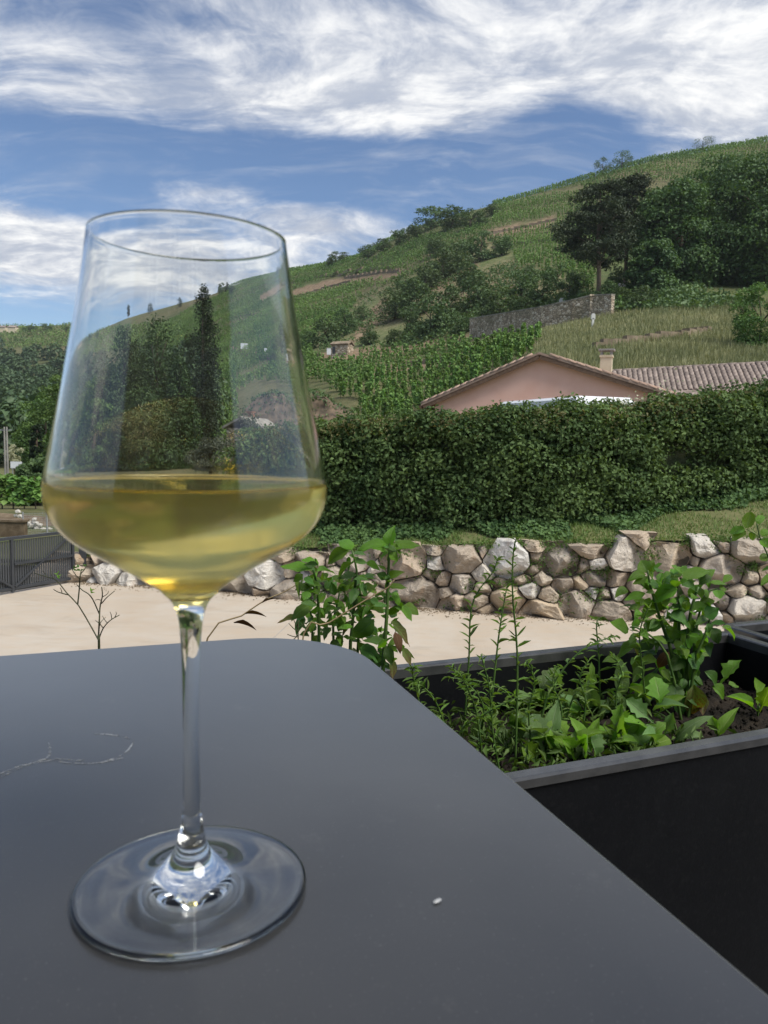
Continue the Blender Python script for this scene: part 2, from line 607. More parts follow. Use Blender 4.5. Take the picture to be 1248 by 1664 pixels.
def make_boulder_mat():
    m, n = material('boulder')
    out = n.add('ShaderNodeOutputMaterial')
    b = n.add('ShaderNodeBsdfPrincipled')
    n.nt.links.new(b.outputs[0], out.inputs[0])
    tc = n.add('ShaderNodeTexCoord').outputs['Object']
    oi = n.add('ShaderNodeObjectInfo').outputs['Random']
    base = n.ramp(oi, [(0, (.36, .31, .25)), (.16, (.58, .465, .33)), (.32, (.31, .28, .245)), (.48, (.60, .51, .39)),
                       (.62, (.40, .35, .29)), (.76, (.52, .41, .30)), (.88, (.66, .63, .57)), (1, (.72, .71, .68))])
    off = n.add('ShaderNodeVectorMath', operation='ADD')
    n.put(off.inputs[0], tc)
    cb = n.add('ShaderNodeCombineXYZ')
    n.put(cb.inputs[0], n.m('MULTIPLY', oi, 50))
    n.put(off.inputs[1], cb.outputs[0])
    v = off.outputs[0]
    big = n.step(n.noise(v, 2.5, 6, .65, .8), .3, .72)
    col = n.mix(n.m('MULTIPLY', big, .38), base, (.18, .15, .12, 1))
    pale = n.step(n.noise(v, 5.5, 7, .7, 1.2), .57, .70)
    col = n.mix(n.m('MULTIPLY', pale, .6), col, (.56, .53, .48, 1))
    rust = n.step(n.noise(v, 3.5, 4, .6), .55, .75)
    col = n.mix(n.m('MULTIPLY', rust, .45), col, (.34, .20, .105, 1))
    fine = n.noise(v, 40, 6, .7)
    col = n.mix(n.m('MULTIPLY', n.step(fine, .42, .70), .38), col, (.12, .10, .085, 1))
    n.put(b.inputs['Base Color'], col)
    b.inputs['Roughness'].default_value = .9
    b.inputs['Specular IOR Level'].default_value = .25
    bm = n.add('ShaderNodeBump')
    bm.inputs['Strength'].default_value = 1.0
    bm.inputs['Distance'].default_value = .05
    n.put(bm.inputs['Height'], n.noise(v, 9, 9, .7))
    n.put(b.inputs['Normal'], bm.outputs[0])


make_boulder_mat()


def make_rubble_mat():
    m, n = material('wall_stone')
    out = n.add('ShaderNodeOutputMaterial')
    b = n.add('ShaderNodeBsdfPrincipled')
    n.nt.links.new(b.outputs[0], out.inputs[0])
    tc = n.mapping(n.add('ShaderNodeTexCoord').outputs['Object'], scale=(1, 1, 1.5))
    vo = n.add('ShaderNodeTexVoronoi')
    vo.inputs['Scale'].default_value = 2.3
    n.put(vo.inputs['Vector'], tc)
    sp = n.add('ShaderNodeSeparateColor')
    n.put(sp.inputs[0], vo.outputs['Color'])
    col = n.ramp(sp.outputs[0], [(0, (.23, .18, .125)), (.35, (.42, .345, .25)), (.7, (.54, .45, .34)), (1, (.64, .58, .48))])
    vd = n.add('ShaderNodeTexVoronoi', feature='DISTANCE_TO_EDGE')
    vd.inputs['Scale'].default_value = 2.3
    n.put(vd.inputs['Vector'], tc)
    col = n.mix(n.step(vd.outputs['Distance'], .02, .12), (.17, .135, .095, 1), col)
    st = n.step(n.noise(tc, .35, 6, .65), .45, .65)
    col = n.mix(n.m('MULTIPLY', st, .55), col, (.13, .12, .07, 1))
    n.put(b.inputs['Base Color'], col)
    b.inputs['Roughness'].default_value = .95
    bm = n.add('ShaderNodeBump')
    bm.inputs['Distance'].default_value = .15
    n.put(bm.inputs['Height'], vd.outputs['Distance'])
    n.put(b.inputs['Normal'], bm.outputs[0])


make_rubble_mat()


def make_terrain_mat():
    m, n = material('hillside')
    out = n.add('ShaderNodeOutputMaterial')
    b = n.add('ShaderNodeBsdfPrincipled')
    n.nt.links.new(b.outputs[0], out.inputs[0])
    at = n.add('ShaderNodeAttribute', attribute_name='cover')
    sp = n.add('ShaderNodeSeparateColor')
    n.put(sp.inputs[0], at.outputs['Color'])
    tc = n.add('ShaderNodeTexCoord').outputs['Object']
    nz = n.step(n.noise(tc, .05, 8, .65), .3, .7)
    nf = n.step(n.noise(tc, .6, 6, .7), .35, .65)
    green = n.mix(nz, (.038, .065, .018, 1), (.075, .105, .032, 1))
    green = n.mix(n.m('MULTIPLY', nf, .5), green, (.11, .105, .05, 1))
    dry = n.mix(nf, (.12, .16, .06, 1), (.25, .245, .125, 1))
    soil = n.mix(nf, (.15, .10, .065, 1), (.27, .20, .13, 1))
    col = n.mix(sp.outputs[0], green, dry)
    col = n.mix(n.m('MULTIPLY', sp.outputs[1], 1.0), col, soil)
    n.put(b.inputs['Base Color'], col)
    b.inputs['Roughness'].default_value = .95
    b.inputs['Specular IOR Level'].default_value = .15
    bm = n.add('ShaderNodeBump')
    bm.inputs['Strength'].default_value = .6
    bm.inputs['Distance'].default_value = .5
    n.put(bm.inputs['Height'], n.noise(tc, .8, 7, .7))
    n.put(b.inputs['Normal'], bm.outputs[0])


make_terrain_mat()


def make_table_mat():
    m, n = material('table_coating')
    out = n.add('ShaderNodeOutputMaterial')
    b = n.add('ShaderNodeBsdfPrincipled')
    n.nt.links.new(b.outputs[0], out.inputs[0])
    tc = n.add('ShaderNodeTexCoord').outputs['Object']
    big = n.noise(tc, 7, 6, .6, .4)
    f = n.step(big, .3, .7)
    speck = n.step(n.noise(tc, 700, 3, .7), .62, .72)
    col = n.mix(f, (.021, .0215, .0225, 1), (.028, .0285, .0295, 1))
    col = n.mix(n.m('MULTIPLY', speck, .30), col, (.14, .145, .15, 1))
    dust = n.step(n.noise(tc, 45, 5, .75), .60, .80)
    col = n.mix(n.m('MULTIPLY', dust, .07), col, (.3, .29, .27, 1))
    n.put(b.inputs['Base Color'], col)
    sm = n.step(n.noise(n.mapping(tc, rot=(0, 0, .5), scale=(1, 2.6, 1)), 9, 5, .6, .6), .35, .75)
    n.put(b.inputs['Roughness'], n.m('MULTIPLY_ADD', sm, .02, .25))
    b.inputs['IOR'].default_value = 1.65
    b.inputs['Sheen Weight'].default_value = 1.0          # sheen added to brighten the far top, standing in for reflected sky
    b.inputs['Sheen Roughness'].default_value = .32
    b.inputs['Sheen Tint'].default_value = (.92, .96, 1.0, 1)
    b.inputs['Specular IOR Level'].default_value = .5
    bm = n.add('ShaderNodeBump')
    bm.inputs['Strength'].default_value = .04
    bm.inputs['Distance'].default_value = .0002
    n.put(bm.inputs['Height'], n.noise(tc, 900, 2, .6))
    n.put(b.inputs['Normal'], bm.outputs[0])


make_table_mat()


def make_planter_mat():
    m, n = material('planter_plastic')
    out = n.add('ShaderNodeOutputMaterial')
    b = n.add('ShaderNodeBsdfPrincipled')
    n.nt.links.new(b.outputs[0], out.inputs[0])
    tc = n.add('ShaderNodeTexCoord').outputs['Object']
    f = n.step(n.noise(tc, 9, 8, .7, .6), .4, .75)
    fine = n.step(n.noise(tc, 160, 5, .7), .5, .75)
    col = n.mix(n.m('MULTIPLY', f, .5), (.004, .0045, .006, 1), (.008, .0085, .010, 1))
    col = n.mix(n.m('MULTIPLY', fine, .10), col, (.05, .05, .05, 1))
    n.put(b.inputs['Base Color'], col)
    n.put(b.inputs['Roughness'], n.m('MULTIPLY_ADD', f, .12, .42))
    b.inputs['IOR'].default_value = 1.33
    b.inputs['Specular IOR Level'].default_value = .35
    bm = n.add('ShaderNodeBump')
    bm.inputs['Strength'].default_value = .2
    bm.inputs['Distance'].default_value = .001
    n.put(bm.inputs['Height'], n.noise(tc, 220, 4, .6))
    n.put(b.inputs['Normal'], bm.outputs[0])


make_planter_mat()
surface('planter_rim', (.035, .036, .038), (.06, .061, .063), 30, .26, spec=.8)


def make_glass_mats(z0):
    # clear glass; the bowl is misted from outside where the cold wine stands
    for nm in ('clear_glass', 'misted_glass'):
        m, n = material(nm)
        out = n.add('ShaderNodeOutputMaterial')
        g = n.add('ShaderNodeBsdfGlass')
        g.inputs['IOR'].default_value = 1.5
        g.inputs['Color'].default_value = (.985, .99, .988, 1)
        g.inputs['Roughness'].default_value = 0
        if nm == 'misted_glass':
            tc = n.add('ShaderNodeTexCoord').outputs['Object']
            sp = n.add('ShaderNodeSeparateXYZ')
            n.put(sp.inputs[0], tc)
            h = sp.outputs[2]
            k = n.m('MULTIPLY', n.step(h, .112, .122), n.m('SUBTRACT', 1.0, n.step(h, .147, .152)))
            nz = n.noise(tc, 60, 4, .6)
            n.put(g.inputs['Roughness'], n.m('MULTIPLY', k, n.m('MULTIPLY_ADD', nz, .10, .07)))
            tl = n.add('ShaderNodeBsdfTranslucent')
            tl.inputs[0].default_value = (.9, .92, .93, 1)
            mxs = n.add('ShaderNodeMixShader')
            n.put(mxs.inputs[0], n.m('MULTIPLY', k, n.m('MULTIPLY_ADD', nz, .10, .05)))
            n.nt.links.new(g.outputs[0], mxs.inputs[1])
            n.nt.links.new(tl.outputs[0], mxs.inputs[2])
            n.nt.links.new(mxs.outputs[0], out.inputs[0])
        else:
            n.nt.links.new(g.outputs[0], out.inputs[0])
    for nm, ior in (('wine_side', 1.345 / 1.5), ('wine_top', 1.345)):
        m, n = material(nm)
        out = n.add('ShaderNodeOutputMaterial')
        g = n.add('ShaderNodeBsdfGlass')
        g.inputs['IOR'].default_value = ior
        g.inputs['Roughness'].default_value = 0
        g.inputs['Color'].default_value = (1.0, .90, .49, 1) if nm == 'wine_side' else (1.0, .95, .7, 1)
        if nm == 'wine_side':      # faint cloudiness of the wine spreads the light
            tl = n.add('ShaderNodeBsdfTranslucent')
            tl.inputs[0].default_value = (1.0, .88, .46, 1)
            mxs = n.add('ShaderNodeMixShader')
            mxs.inputs[0].default_value = .16
            n.nt.links.new(g.outputs[0], mxs.inputs[1])
            n.nt.links.new(tl.outputs[0], mxs.inputs[2])
            n.nt.links.new(mxs.outputs[0], out.inputs[0])
        else:
            n.nt.links.new(g.outputs[0], out.inputs[0])


make_glass_mats(0)

# ------------------------------------------------------------------ terrain
YARD = 0.0


def P3(px, py, y):
    p = at_y(px, py, y)
    return (p.x, p.y, p.z)


TC = {  # photo column : (row in the photo, distance) from the foot of the slope to the ridge
    2300: [(590, 50), (480, 95), (330, 170), (180, 240), (60, 290)],
    1800: [(595, 50), (485, 95), (350, 170), (215, 240), (120, 290)],
    1500: [(600, 50), (495, 95), (375, 170), (255, 240), (172, 292)],
    1248: [(603, 50), (500, 95), (400, 170), (295, 245), (228, 300)],
    1050: [(610, 50), (500, 95), (425, 160), (335, 240), (263, 306)],
    880: [(600, 60), (535, 100), (475, 140), (395, 220), (312, 312)],
    690: [(668, 75), (602, 100), (548, 140), (445, 225), (366, 332)],
    560: [(692, 75), (625, 100), (558, 160), (485, 270), (424, 382)],
    430: [(708, 80), (642, 115), (578, 200), (502, 330), (450, 452)],
    340: [(727, 85), (650, 150), (590, 250), (522, 390), (482, 522)],
    230: [(745, 90), (680, 180), (610, 320), (543, 470), (506, 602)],
    100: [(768, 82), (700, 200), (640, 360), (572, 540), (528, 682)],
    0: [(773, 82), (705, 200), (645, 360), (577, 560), (530, 722)],
    -250: [(776, 82), (705, 210), (650, 380), (582, 580), (540, 742)],
    -800: [(776, 82), (705, 210), (655, 380), (590, 580), (550, 742)],
}
cols = []
for px in sorted(TC):
    rows = []
    k = ray(px, 700)
    kx = k.x / k.y
    rgtf = min(1, max(0, (px - 330) / 330.0))
    rows.append((kx * 19.6, 19.6, EYE + (-3.46) * (1 - rgtf) + (-1.95 + .9 * min(1, max(0, (px - 700) / 550))) * rgtf))
    rows.append((kx * 27, 27, EYE + (-3.3) * (1 - rgtf) + (-.9) * rgtf))
    for (py, y) in TC[px]:
        rows.append(P3(px, py, y))
    rx, ry, rz = rows[-1]
    rows.append((rx * 1.12, ry * 1.12, rz - 1.5))
    rows.append((rx * 1.25, ry * 1.25, rz - 7))
    rows.append((rx * 1.45, ry * 1.45, rz - 14))
    cols.append(rows)
cols = np.array(cols)                        # ncol, nrow, 3
NU, NV = 240, 210
# smooth along the profile then across the columns
tmp = np.stack([catmull(c, NV) for c in cols])
pxs = np.array(sorted(TC), float)
grid = np.empty((NU, NV, 3))
for j in range(NV):
    grid[:, j, :] = catmull(tmp[:, j, :], NU)
# natural unevenness, growing with distance from the house plots
for i in range(NU):
    for j in range(NV):
        x, y, z = grid[i, j]
        a = min(1.0, max(0.0, (y - 60) / 120))
        if a > 0:
            nn = mnoise.fractal(Vector((x * .012, y * .012, 3.3)), 1.0, 2.0, 5)
            grid[i, j, 2] += nn * 3.2 * a * min(1, max(.15, (NV * .62 - j) / (NV * .3)))
Vt = grid.reshape(-1, 3)
ii, jj = np.meshgrid(np.arange(NU - 1), np.arange(NV - 1), indexing='ij')
a_ = (ii * NV + jj).ravel()
Ft = np.stack([a_, a_ + NV, a_ + NV + 1, a_ + 1], 1)
me = mesh_np('hillside', Vt, Ft, MAT['hillside'], True)
hill = tag(ob('hillside', me), 'terraced green hillside rising to the right', None, None, 'structure')
BV = BVHTree.FromPolygons([tuple(v) for v in Vt], [tuple(f) for f in Ft])


def ground(x, y):
    h = BV.ray_cast(Vector((x, y, 500)), Vector((0, 0, -1)))
    return h[0].z if h[0] is not None else None


def on_hill(px, py):
    """point of the hillside seen at that place of the photo"""
    h = BV.ray_cast(Vector((0, 0, EYE)), ray(px, py).normalized())
    return h[0]


# what covers the slope
SCRUB = [(560, 520), (590, 480), (650, 455), (720, 430), (770, 400), (830, 395), (840, 440), (900, 440), (930, 480), (990, 490), (765, 530),
         (700, 560), (620, 565), (500, 570), (520, 545)]
CREST = [(560, 440), (640, 395), (690, 350), (800, 330), (800, 360), (740, 385), (680, 385), (600, 425)]
WOODS = [(1010, 345), (1060, 320), (1150, 290), (1400, 260), (1400, 500), (1180, 505), (1000, 505), (960, 480), (985, 400)]
GRASS = [(870, 575), (880, 535), (1000, 510), (1250, 490), (1500, 480), (1500, 640), (880, 640)]
PATHS = [[(575, 535), (625, 480), (640, 490), (600, 545), (570, 560)], [(780, 378), (900, 352), (905, 366), (790, 388)], [(600, 600), (745, 580), (745, 590), (610, 610)],
         [(500, 575), (700, 555), (760, 545), (760, 556), (690, 570), (520, 590)], [(690, 470), (770, 425), (775, 435), (700, 482)],
         [(450, 480), (530, 455), (650, 440), (655, 450), (530, 470), (460, 492)]]
gx_, gy_ = project(Vt)
dist = Vt[:, 1]
cover = np.zeros((len(Vt), 4), np.float32)
cover[:, 3] = 1
cover[:, 0] = np.where(inpoly(gx_, gy_, GRASS), 1.0, 0.12)
cover[:, 0] = np.where(inpoly(gx_, gy_, SCRUB), .45, cover[:, 0])
nz_ = np.array([mnoise.noise(Vector((v[0] * .03, v[1] * .03, 0))) for v in Vt])
soilm = np.where(inpoly(gx_, gy_, SCRUB), .35 + nz_ * .7, np.where(inpoly(gx_, gy_, WOODS), 0, .20 + nz_ * .45))
for p in PATHS:
    soilm = np.where(inpoly(gx_, gy_, p), .95, soilm)
soilm = np.where(inpoly(gx_, gy_, GRASS), .12 + nz_ * .4, soilm)
cover[:, 1] = np.clip(soilm, 0, 1)
ca = me.color_attributes.new('cover', 'FLOAT_COLOR', 'POINT')
ca.data.foreach_set('color', cover.ravel())

# a wide sheet under everything, out to the horizon
V = [(-1400, -300, -1.2), (1400, -300, -1.2), (1400, 1420, -1.2), (-1400, 1420, -1.2)]
tag(ob('ground', mesh_np('ground', V, [(0, 1, 2, 3)], MAT['lawn'])), 'open ground of the valley', None, None, 'structure')

# yard: pale concrete, from the foot of the terrace to the boulder wall and the gate
mb = MB()
mb.prism([(-16, 1.75), (24, 1.75), (24, 13.3), (9.3, 14.0), (5, 14.95), (0, 15.75), (-4.4, 17.2), (-6.8, 17.75), (-8.6, 15.0), (-16, 3.0)], -.3, 0)
tag(mb.build('yard', MAT['yard_concrete']), 'pale beige concrete yard below the terrace', None, None, 'structure')

mb = MB()
for x0, y0, x1, y1 in ((-9, 9.4, 22, 8.2), (-3.2, 1.8, -1.4, 16.0), (3.9, 1.8, 4.6, 14.9), (11.0, 1.8, 11.5, 13.7)):
    d_ = Vector((x1 - x0, y1 - y0, 0))
    mb.box(((x0 + x1) / 2, (y0 + y1) / 2, .002), (d_.length, .012, .004), Matrix.Rotation(math.atan2(d_.y, d_.x), 3, 'Z'))
tag(mb.build('yard_joints', MAT['concrete_grey']), 'thin expansion joints in the concrete yard', None, None, 'structure')

# ------------------------------------------------------------------ leaf masses


def leaf_quads(C, Nn, size, aspect=.6, seed=0, fold=.25):
    """C centres, Nn facing directions -> folded diamond leaves, 2 triangles each"""
    r = np.random.default_rng(seed)
    n = len(C)
    Nn = Nn / (np.linalg.norm(Nn, axis=1, keepdims=True) + 1e-9)
    T = r.normal(size=(n, 3))
    T -= Nn * (T * Nn).sum(1, keepdims=True)
    T /= np.linalg.norm(T, axis=1, keepdims=True) + 1e-9
    B = np.cross(Nn, T)
    s = (np.asarray(size) * (0.65 + .7 * r.random(n)))[:, None]
    up_ = Nn * s * fold
    v0 = C - T * s * .5
    v1 = C + B * s * .5 * aspect + up_
    v2 = C + T * s * .5
    v3 = C - B * s * .5 * aspect + up_
    V = np.stack([v0, v1, v2, v3], 1).reshape(-1, 3)
    b = np.arange(n)[:, None] * 4
    Fc = np.concatenate([b + np.array([[0, 1, 2]]), b + np.array([[0, 2, 3]])], 0)
    # keep the two halves of a leaf together
    Fc = np.stack([b + np.array([[0, 1, 2]]), b + np.array([[0, 2, 3]])], 1).reshape(-1, 3)
    return V, Fc


def lobes_points(lobes, n, seed=0, shell=.45, droop=0.0):
    r = np.random.default_rng(seed)
    L = np.array([(*c, *rad) for c, rad in lobes], float)
    wgt = (L[:, 3] * L[:, 4] + L[:, 4] * L[:, 5] + L[:, 3] * L[:, 5])
    k = r.choice(len(L), n, p=wgt / wgt.sum())
    d = r.normal(size=(n, 3))
    d /= np.linalg.norm(d, axis=1, keepdims=True)
    d[:, 2] = np.where((d[:, 2] < -.3) & (r.random(n) < .6), -d[:, 2], d[:, 2])
    rad = (1 - shell * r.random(n) ** 1.6) * (1 + .10 * r.normal(size=n))
    C = L[k, :3] + d * L[k, 3:6] * rad[:, None]
    C[:, 2] -= droop * r.random(n)
    Nn = d + .75 * r.normal(size=(n, 3)) + np.array([0, 0, .5])
    return C, Nn


def crown_mesh(name, lobes, n, size, mat, seed=0, aspect=.6, shell=.45):
    C, Nn = lobes_points(lobes, n, seed, shell)
    V, Fc = leaf_quads(C, Nn, size, aspect, seed + 1)
    return mesh_np(name, V, Fc, MAT[mat])


def random_lobes(w, d, h, z0, k, seed, shape='round', rmin=.16, rmax=.30):
    """lobes that fill a crown w x d x h starting at z0"""
    r = random.Random(seed)
    out = []
    for i in range(k):
        t = (i + r.random()) / k
        if shape == 'round':
            lim = math.sqrt(max(0, 1 - (2 * t - 1) ** 2))
            lim = max(lim, .62 if t < .5 else .15)
        elif shape == 'cone':
            t = t ** 1.25
            lim = (1 - t) ** .55 * .95 + .03
            if t < .12:
                lim *= .85
        elif shape == 'column':
            lim = .95 if t < .65 else .95 * (1 - ((t - .65) / .35) ** 2) + .05
        a = r.uniform(0, 6.2832)
        q = lim * math.sqrt(r.uniform(.12, 1))
        rr = r.uniform(rmin, rmax) * (.7 + .5 * (1 - t))
        if shape == 'cone':
            rr *= .45 + .75 * (1 - t)
        if shape == 'column':
            rr *= .55 + .45 * lim
        s = min(w, d) / 2 * 1.4
        out.append(((math.cos(a) * q * w / 2 * (1 - rr * .5), math.sin(a) * q * d / 2 * (1 - rr * .5), z0 + t * h * .95),
                    (rr * s, rr * s, rr * s * (1.6 if shape in ('cone', 'column') else .75))))
    return out


def trunk_mesh(name, pts, radii, lobes, mat, nb=8, seed=0, r0=None):
    r = random.Random(seed)
    mb = MB()
    mb.tube(pts, radii, 8)
    top = Vector(pts[-1])
    ls = sorted(lobes, key=lambda l: l[0][2])
    for l in r.sample(ls, min(nb, len(ls))):
        c = Vector(l[0])
        # leave the trunk below the lobe
        zt = max(pts[0][2] + .3 * (pts[-1][2] - pts[0][2]), min(c.z - .25 * abs(c.z), pts[-1][2]))
        base = None
        for a, b in zip(pts[:-1], pts[1:]):
            if a[2] <= zt <= b[2]:
                f = (zt - a[2]) / max(1e-6, b[2] - a[2])
                base = Vector(a).lerp(Vector(b), f)
        if base is None:
            base = top
        mid = base.lerp(c, .5) + Vector((0, 0, .06 * (c - base).length))
        rb = (r0 or radii[0]) * .32
        mb.tube([base, mid, c], [rb, rb * .7, rb * .25], 5)
    return mb.mesh(name, MAT[mat], True)


def make_tree(name, label, cat, loc, crown, trunk, group=None, rot=0, scale=1.0):
    t = thing(name, label, cat, loc, group)
    t.rotation_euler = (0, 0, rot)
    t.scale = (scale, scale, scale) if not hasattr(scale, '__len__') else scale
    ob('crown', crown, t)
    if trunk:
        ob('trunk', trunk, t)
    return t


def hill_loc(px, py, sink=.3):
    p = on_hill(px, py)
    if p is None:
        p = at_y(px, py, 300)
    return Vector((p.x, p.y, p.z - sink))


# ------------------------------------------------------------------ vineyard
RIDGE_DIR = np.array([-.66, .75])
RIDGE_N = np.array([.75, .66])
rows_pts = []
r_ = np.random.default_rng(5)
# rows follow the contour; spacing 1.0 m in the row, 2.1 m between rows
A = np.arange(-260, 520, 1.0)
B = np.arange(-40, 420, 2.6)
AA, BB = np.meshgrid(A, B)
XY = np.stack([AA.ravel() * RIDGE_DIR[0] + BB.ravel() * RIDGE_N[0], AA.ravel() * RIDGE_DIR[1] + BB.ravel() * RIDGE_N[1] + 60], 1)
rowid = np.repeat(np.arange(len(B)), len(A))
XY += r_.normal(scale=.12, size=XY.shape)
kx = XY[:, 0] / XY[:, 1]
ok = (XY[:, 1] > 72) & (XY[:, 1] < 480) & (kx > -.36) & (kx < .56)
XY, rowid = XY[ok], rowid[ok]
keepP, keepR = [], []
# first a coarse look at height so hidden and foreign ground can be skipped
Z = np.array([ground(x, y) or -99 for x, y in XY])
PX, PY = project(np.column_stack([XY, Z]))
msk = (Z > -50) & (PX > 240) & (PX < 1300) & (PY > 200)
for poly in (SCRUB, CREST, WOODS, GRASS):
    msk &= ~inpoly(PX, PY, poly)
for poly in PATHS:
    msk &= ~inpoly(PX, PY, poly)
MOUND = [(395, 640), (430, 620), (520, 625), (590, 670), (590, 720), (395, 720)]
HUTZ = [(515, 545), (585, 545), (585, 590), (515, 590)]
WALLZ = [(745, 525), (850, 500), (1000, 475), (1000, 530), (900, 548), (755, 566)]
msk &= ~inpoly(PX, PY, WALLZ) & ~inpoly(PX, PY, MOUND) & ~inpoly(PX, PY, HUTZ)
# gaps where a row is missing, seen as brown bands
miss = np.array([mnoise.noise(Vector((b * .37, 0, 1.7))) for b in range(len(B))])
gap = (miss[rowid] > .34) | (rowid % 6 == 0)
patch = np.array([mnoise.noise(Vector((x * .02, y * .02, 9.1))) for x, y in XY])
msk &= ~(gap & (XY[:, 1] > 120) & ((patch > -.1) | (rowid % 6 == 0))) & (patch > -.46)
VP = np.column_stack([XY, Z])[msk]
print('vines', len(VP))


def vine_geom(seed, n):
    r = np.random.default_rng(seed)
    h = r.random(n) ** .8 * 1.65 + .25
    a = r.random(n) * 2 * np.pi
    rr = (.30 - .11 * (h / 1.7)) * (0.4 + .6 * r.random(n))
    C = np.column_stack([np.cos(a) * rr, np.sin(a) * rr, h])
    Nn = np.column_stack([np.cos(a), np.sin(a), .7 * np.ones(n)]) + .6 * r.normal(size=(n, 3))
    return C, Nn


order = np.argsort(VP[:, 1])
near, far = VP[order[:300]], VP[order[300:]]
vine_meshes = []
for s in range(5):
    C, Nn = vine_geom(100 + s, 80)
    vine_meshes.append((leaf_quads(C, Nn, .30, .8, s)))
vine_me = [mesh_np('foliage', v, f, MAT['vine_leaf']) for v, f in vine_meshes]
stake_me = MB().tube([(0, 0, -.3), (.01, .01, .9), (0, .02, 1.95)], [.03, .028, .02], 5).mesh('stake', MAT['bark'])
for i, p in enumerate(near):
    t = thing('vine', 'leafy green vine on its stake, in the lowest rows above the hedge and pink house', 'vine', p, 'vines in the lowest rows above the hedge')
    t.rotation_euler = (0, 0, rnd.uniform(0, 6.28))
    s = rnd.uniform(.85, 1.2)
    t.scale = (s, s, s * rnd.uniform(.9, 1.1))
    ob('foliage', vine_me[i % 5], t)
    ob('stake', stake_me, t)
# all other vines on the slope
Vs, Fs, off = [], [], 0
dd = far[:, 1]
for (lo, hi, nl, sz) in ((0, 170, 34, .34), (170, 260, 26, .38), (260, 600, 18, .46)):
    sel = far[(dd >= lo) & (dd < hi)]
    if not len(sel):
        continue
    C, Nn = vine_geom(55 + nl, nl * len(sel))
    sc = np.repeat(r_.uniform(.8, 1.2, len(sel)), nl)[:, None]
    C = C * sc + np.repeat(sel, nl, 0)
    v, f = leaf_quads(C, Nn, sz, .8, nl)
    Vs.append(v)
    Fs.append(f + off)
    off += len(v)
tag(ob('vineyard_rows', mesh_np('vineyard_rows', np.concatenate(Vs), np.concatenate(Fs), MAT['vine_leaf_far'])),
    'rows of green vines covering the upper hillside', 'vineyard', None, 'stuff')
# the vineyard plateau far left
n = 5200
X = []
rr2 = np.random.default_rng(8)
while len(X) < n:
    p = on_hill(rr2.uniform(-60, 300), rr2.uniform(526, 566))
    if p is not None and p.y < 760:
        X.append((p.x, p.y, p.z))
X = np.array(X)
C, Nn = vine_geom(3, 2 * n)
C = C * np.array([2.5, 2.5, 1.1]) + np.repeat(X, 2, 0)
v, f = leaf_quads(C, Nn, 1.3, .7, 3)
tag(ob('far_vineyard', mesh_np('far_vineyard', v, f, MAT['vine_leaf_far'])), 'pale green vineyard on the far left plateau', 'vineyard', None, 'stuff')

# terrace walls of dry stone among the vines
walls = [([(455, 492), (480, 484), (530, 468), (570, 458)], 'under the left skyline'), ([(560, 452), (600, 446), (650, 441)], 'just right of the glass rim'),
         ([(470, 462), (520, 450), (600, 440), (640, 436)], 'highest of the stack right of the glass'), ([(785, 384), (830, 374), (905, 358)], 'below the skyline, left of the pines'),
         ([(380, 520), (420, 512), (470, 512)], 'seen through the upper glass'), ([(380, 566), (430, 578), (520, 582)], 'beside the white boards'),
         ([(600, 607), (670, 594), (745, 582)], 'crossing the near vineyard'), ([(800, 404), (860, 395), (905, 390)], 'second below the skyline, left of the pines'),
         ([(370, 545), (440, 540), (520, 520)], 'in the middle of the left slope'),
         ([(965, 568), (1040, 557), (1110, 548), (1150, 540)], 'crumbling in the dry grass above the tiled roof')]
for pts, where in walls:
    P = [on_hill(*p) for p in pts]
    P = catmull([tuple(p) for p in P], 14)
    t = thing('terrace_wall', 'low brown dry stone terrace wall in the vineyard, ' + where, 'stone wall', tuple(P[0]), 'terrace walls in the vineyard')
    mb = MB()
    hgt = 1.1
    for a, b in zip(P[:-1], P[1:]):
        a, b = Vector(a - P[0]), Vector(b - P[0])
        d = (b - a)
        ln = math.hypot(d.x, d.y)
        R = Matrix.Rotation(math.atan2(d.y, d.x), 3, 'Z')
        c = (a + b) / 2
        jz = rnd.uniform(-.1, .12)
        mb.box((c.x, c.y, c.z + hgt / 2 - .5 + jz), (ln * 1.02, .7, hgt), R)
    mb.build('masonry', MAT['terrace_stone'], t)

# ------------------------------------------------------------------ bushes and trees on the slope
bush_crowns, bush_trunks = [], []
for s in range(6):
    lb = random_lobes(2.0, 2.0, 1.7, .15, 16, 300 + s, 'round', .22, .42)
    bush_crowns.append(crown_mesh('crown', lb, 1500, .15, 'scrub_leaf', 40 + s))
    bush_trunks.append(trunk_mesh('trunk', [(0, 0, -.3), (.05, 0, .4), (0, .05, .9)], [.09, .07, .04], lb, 'bark', 5, s))
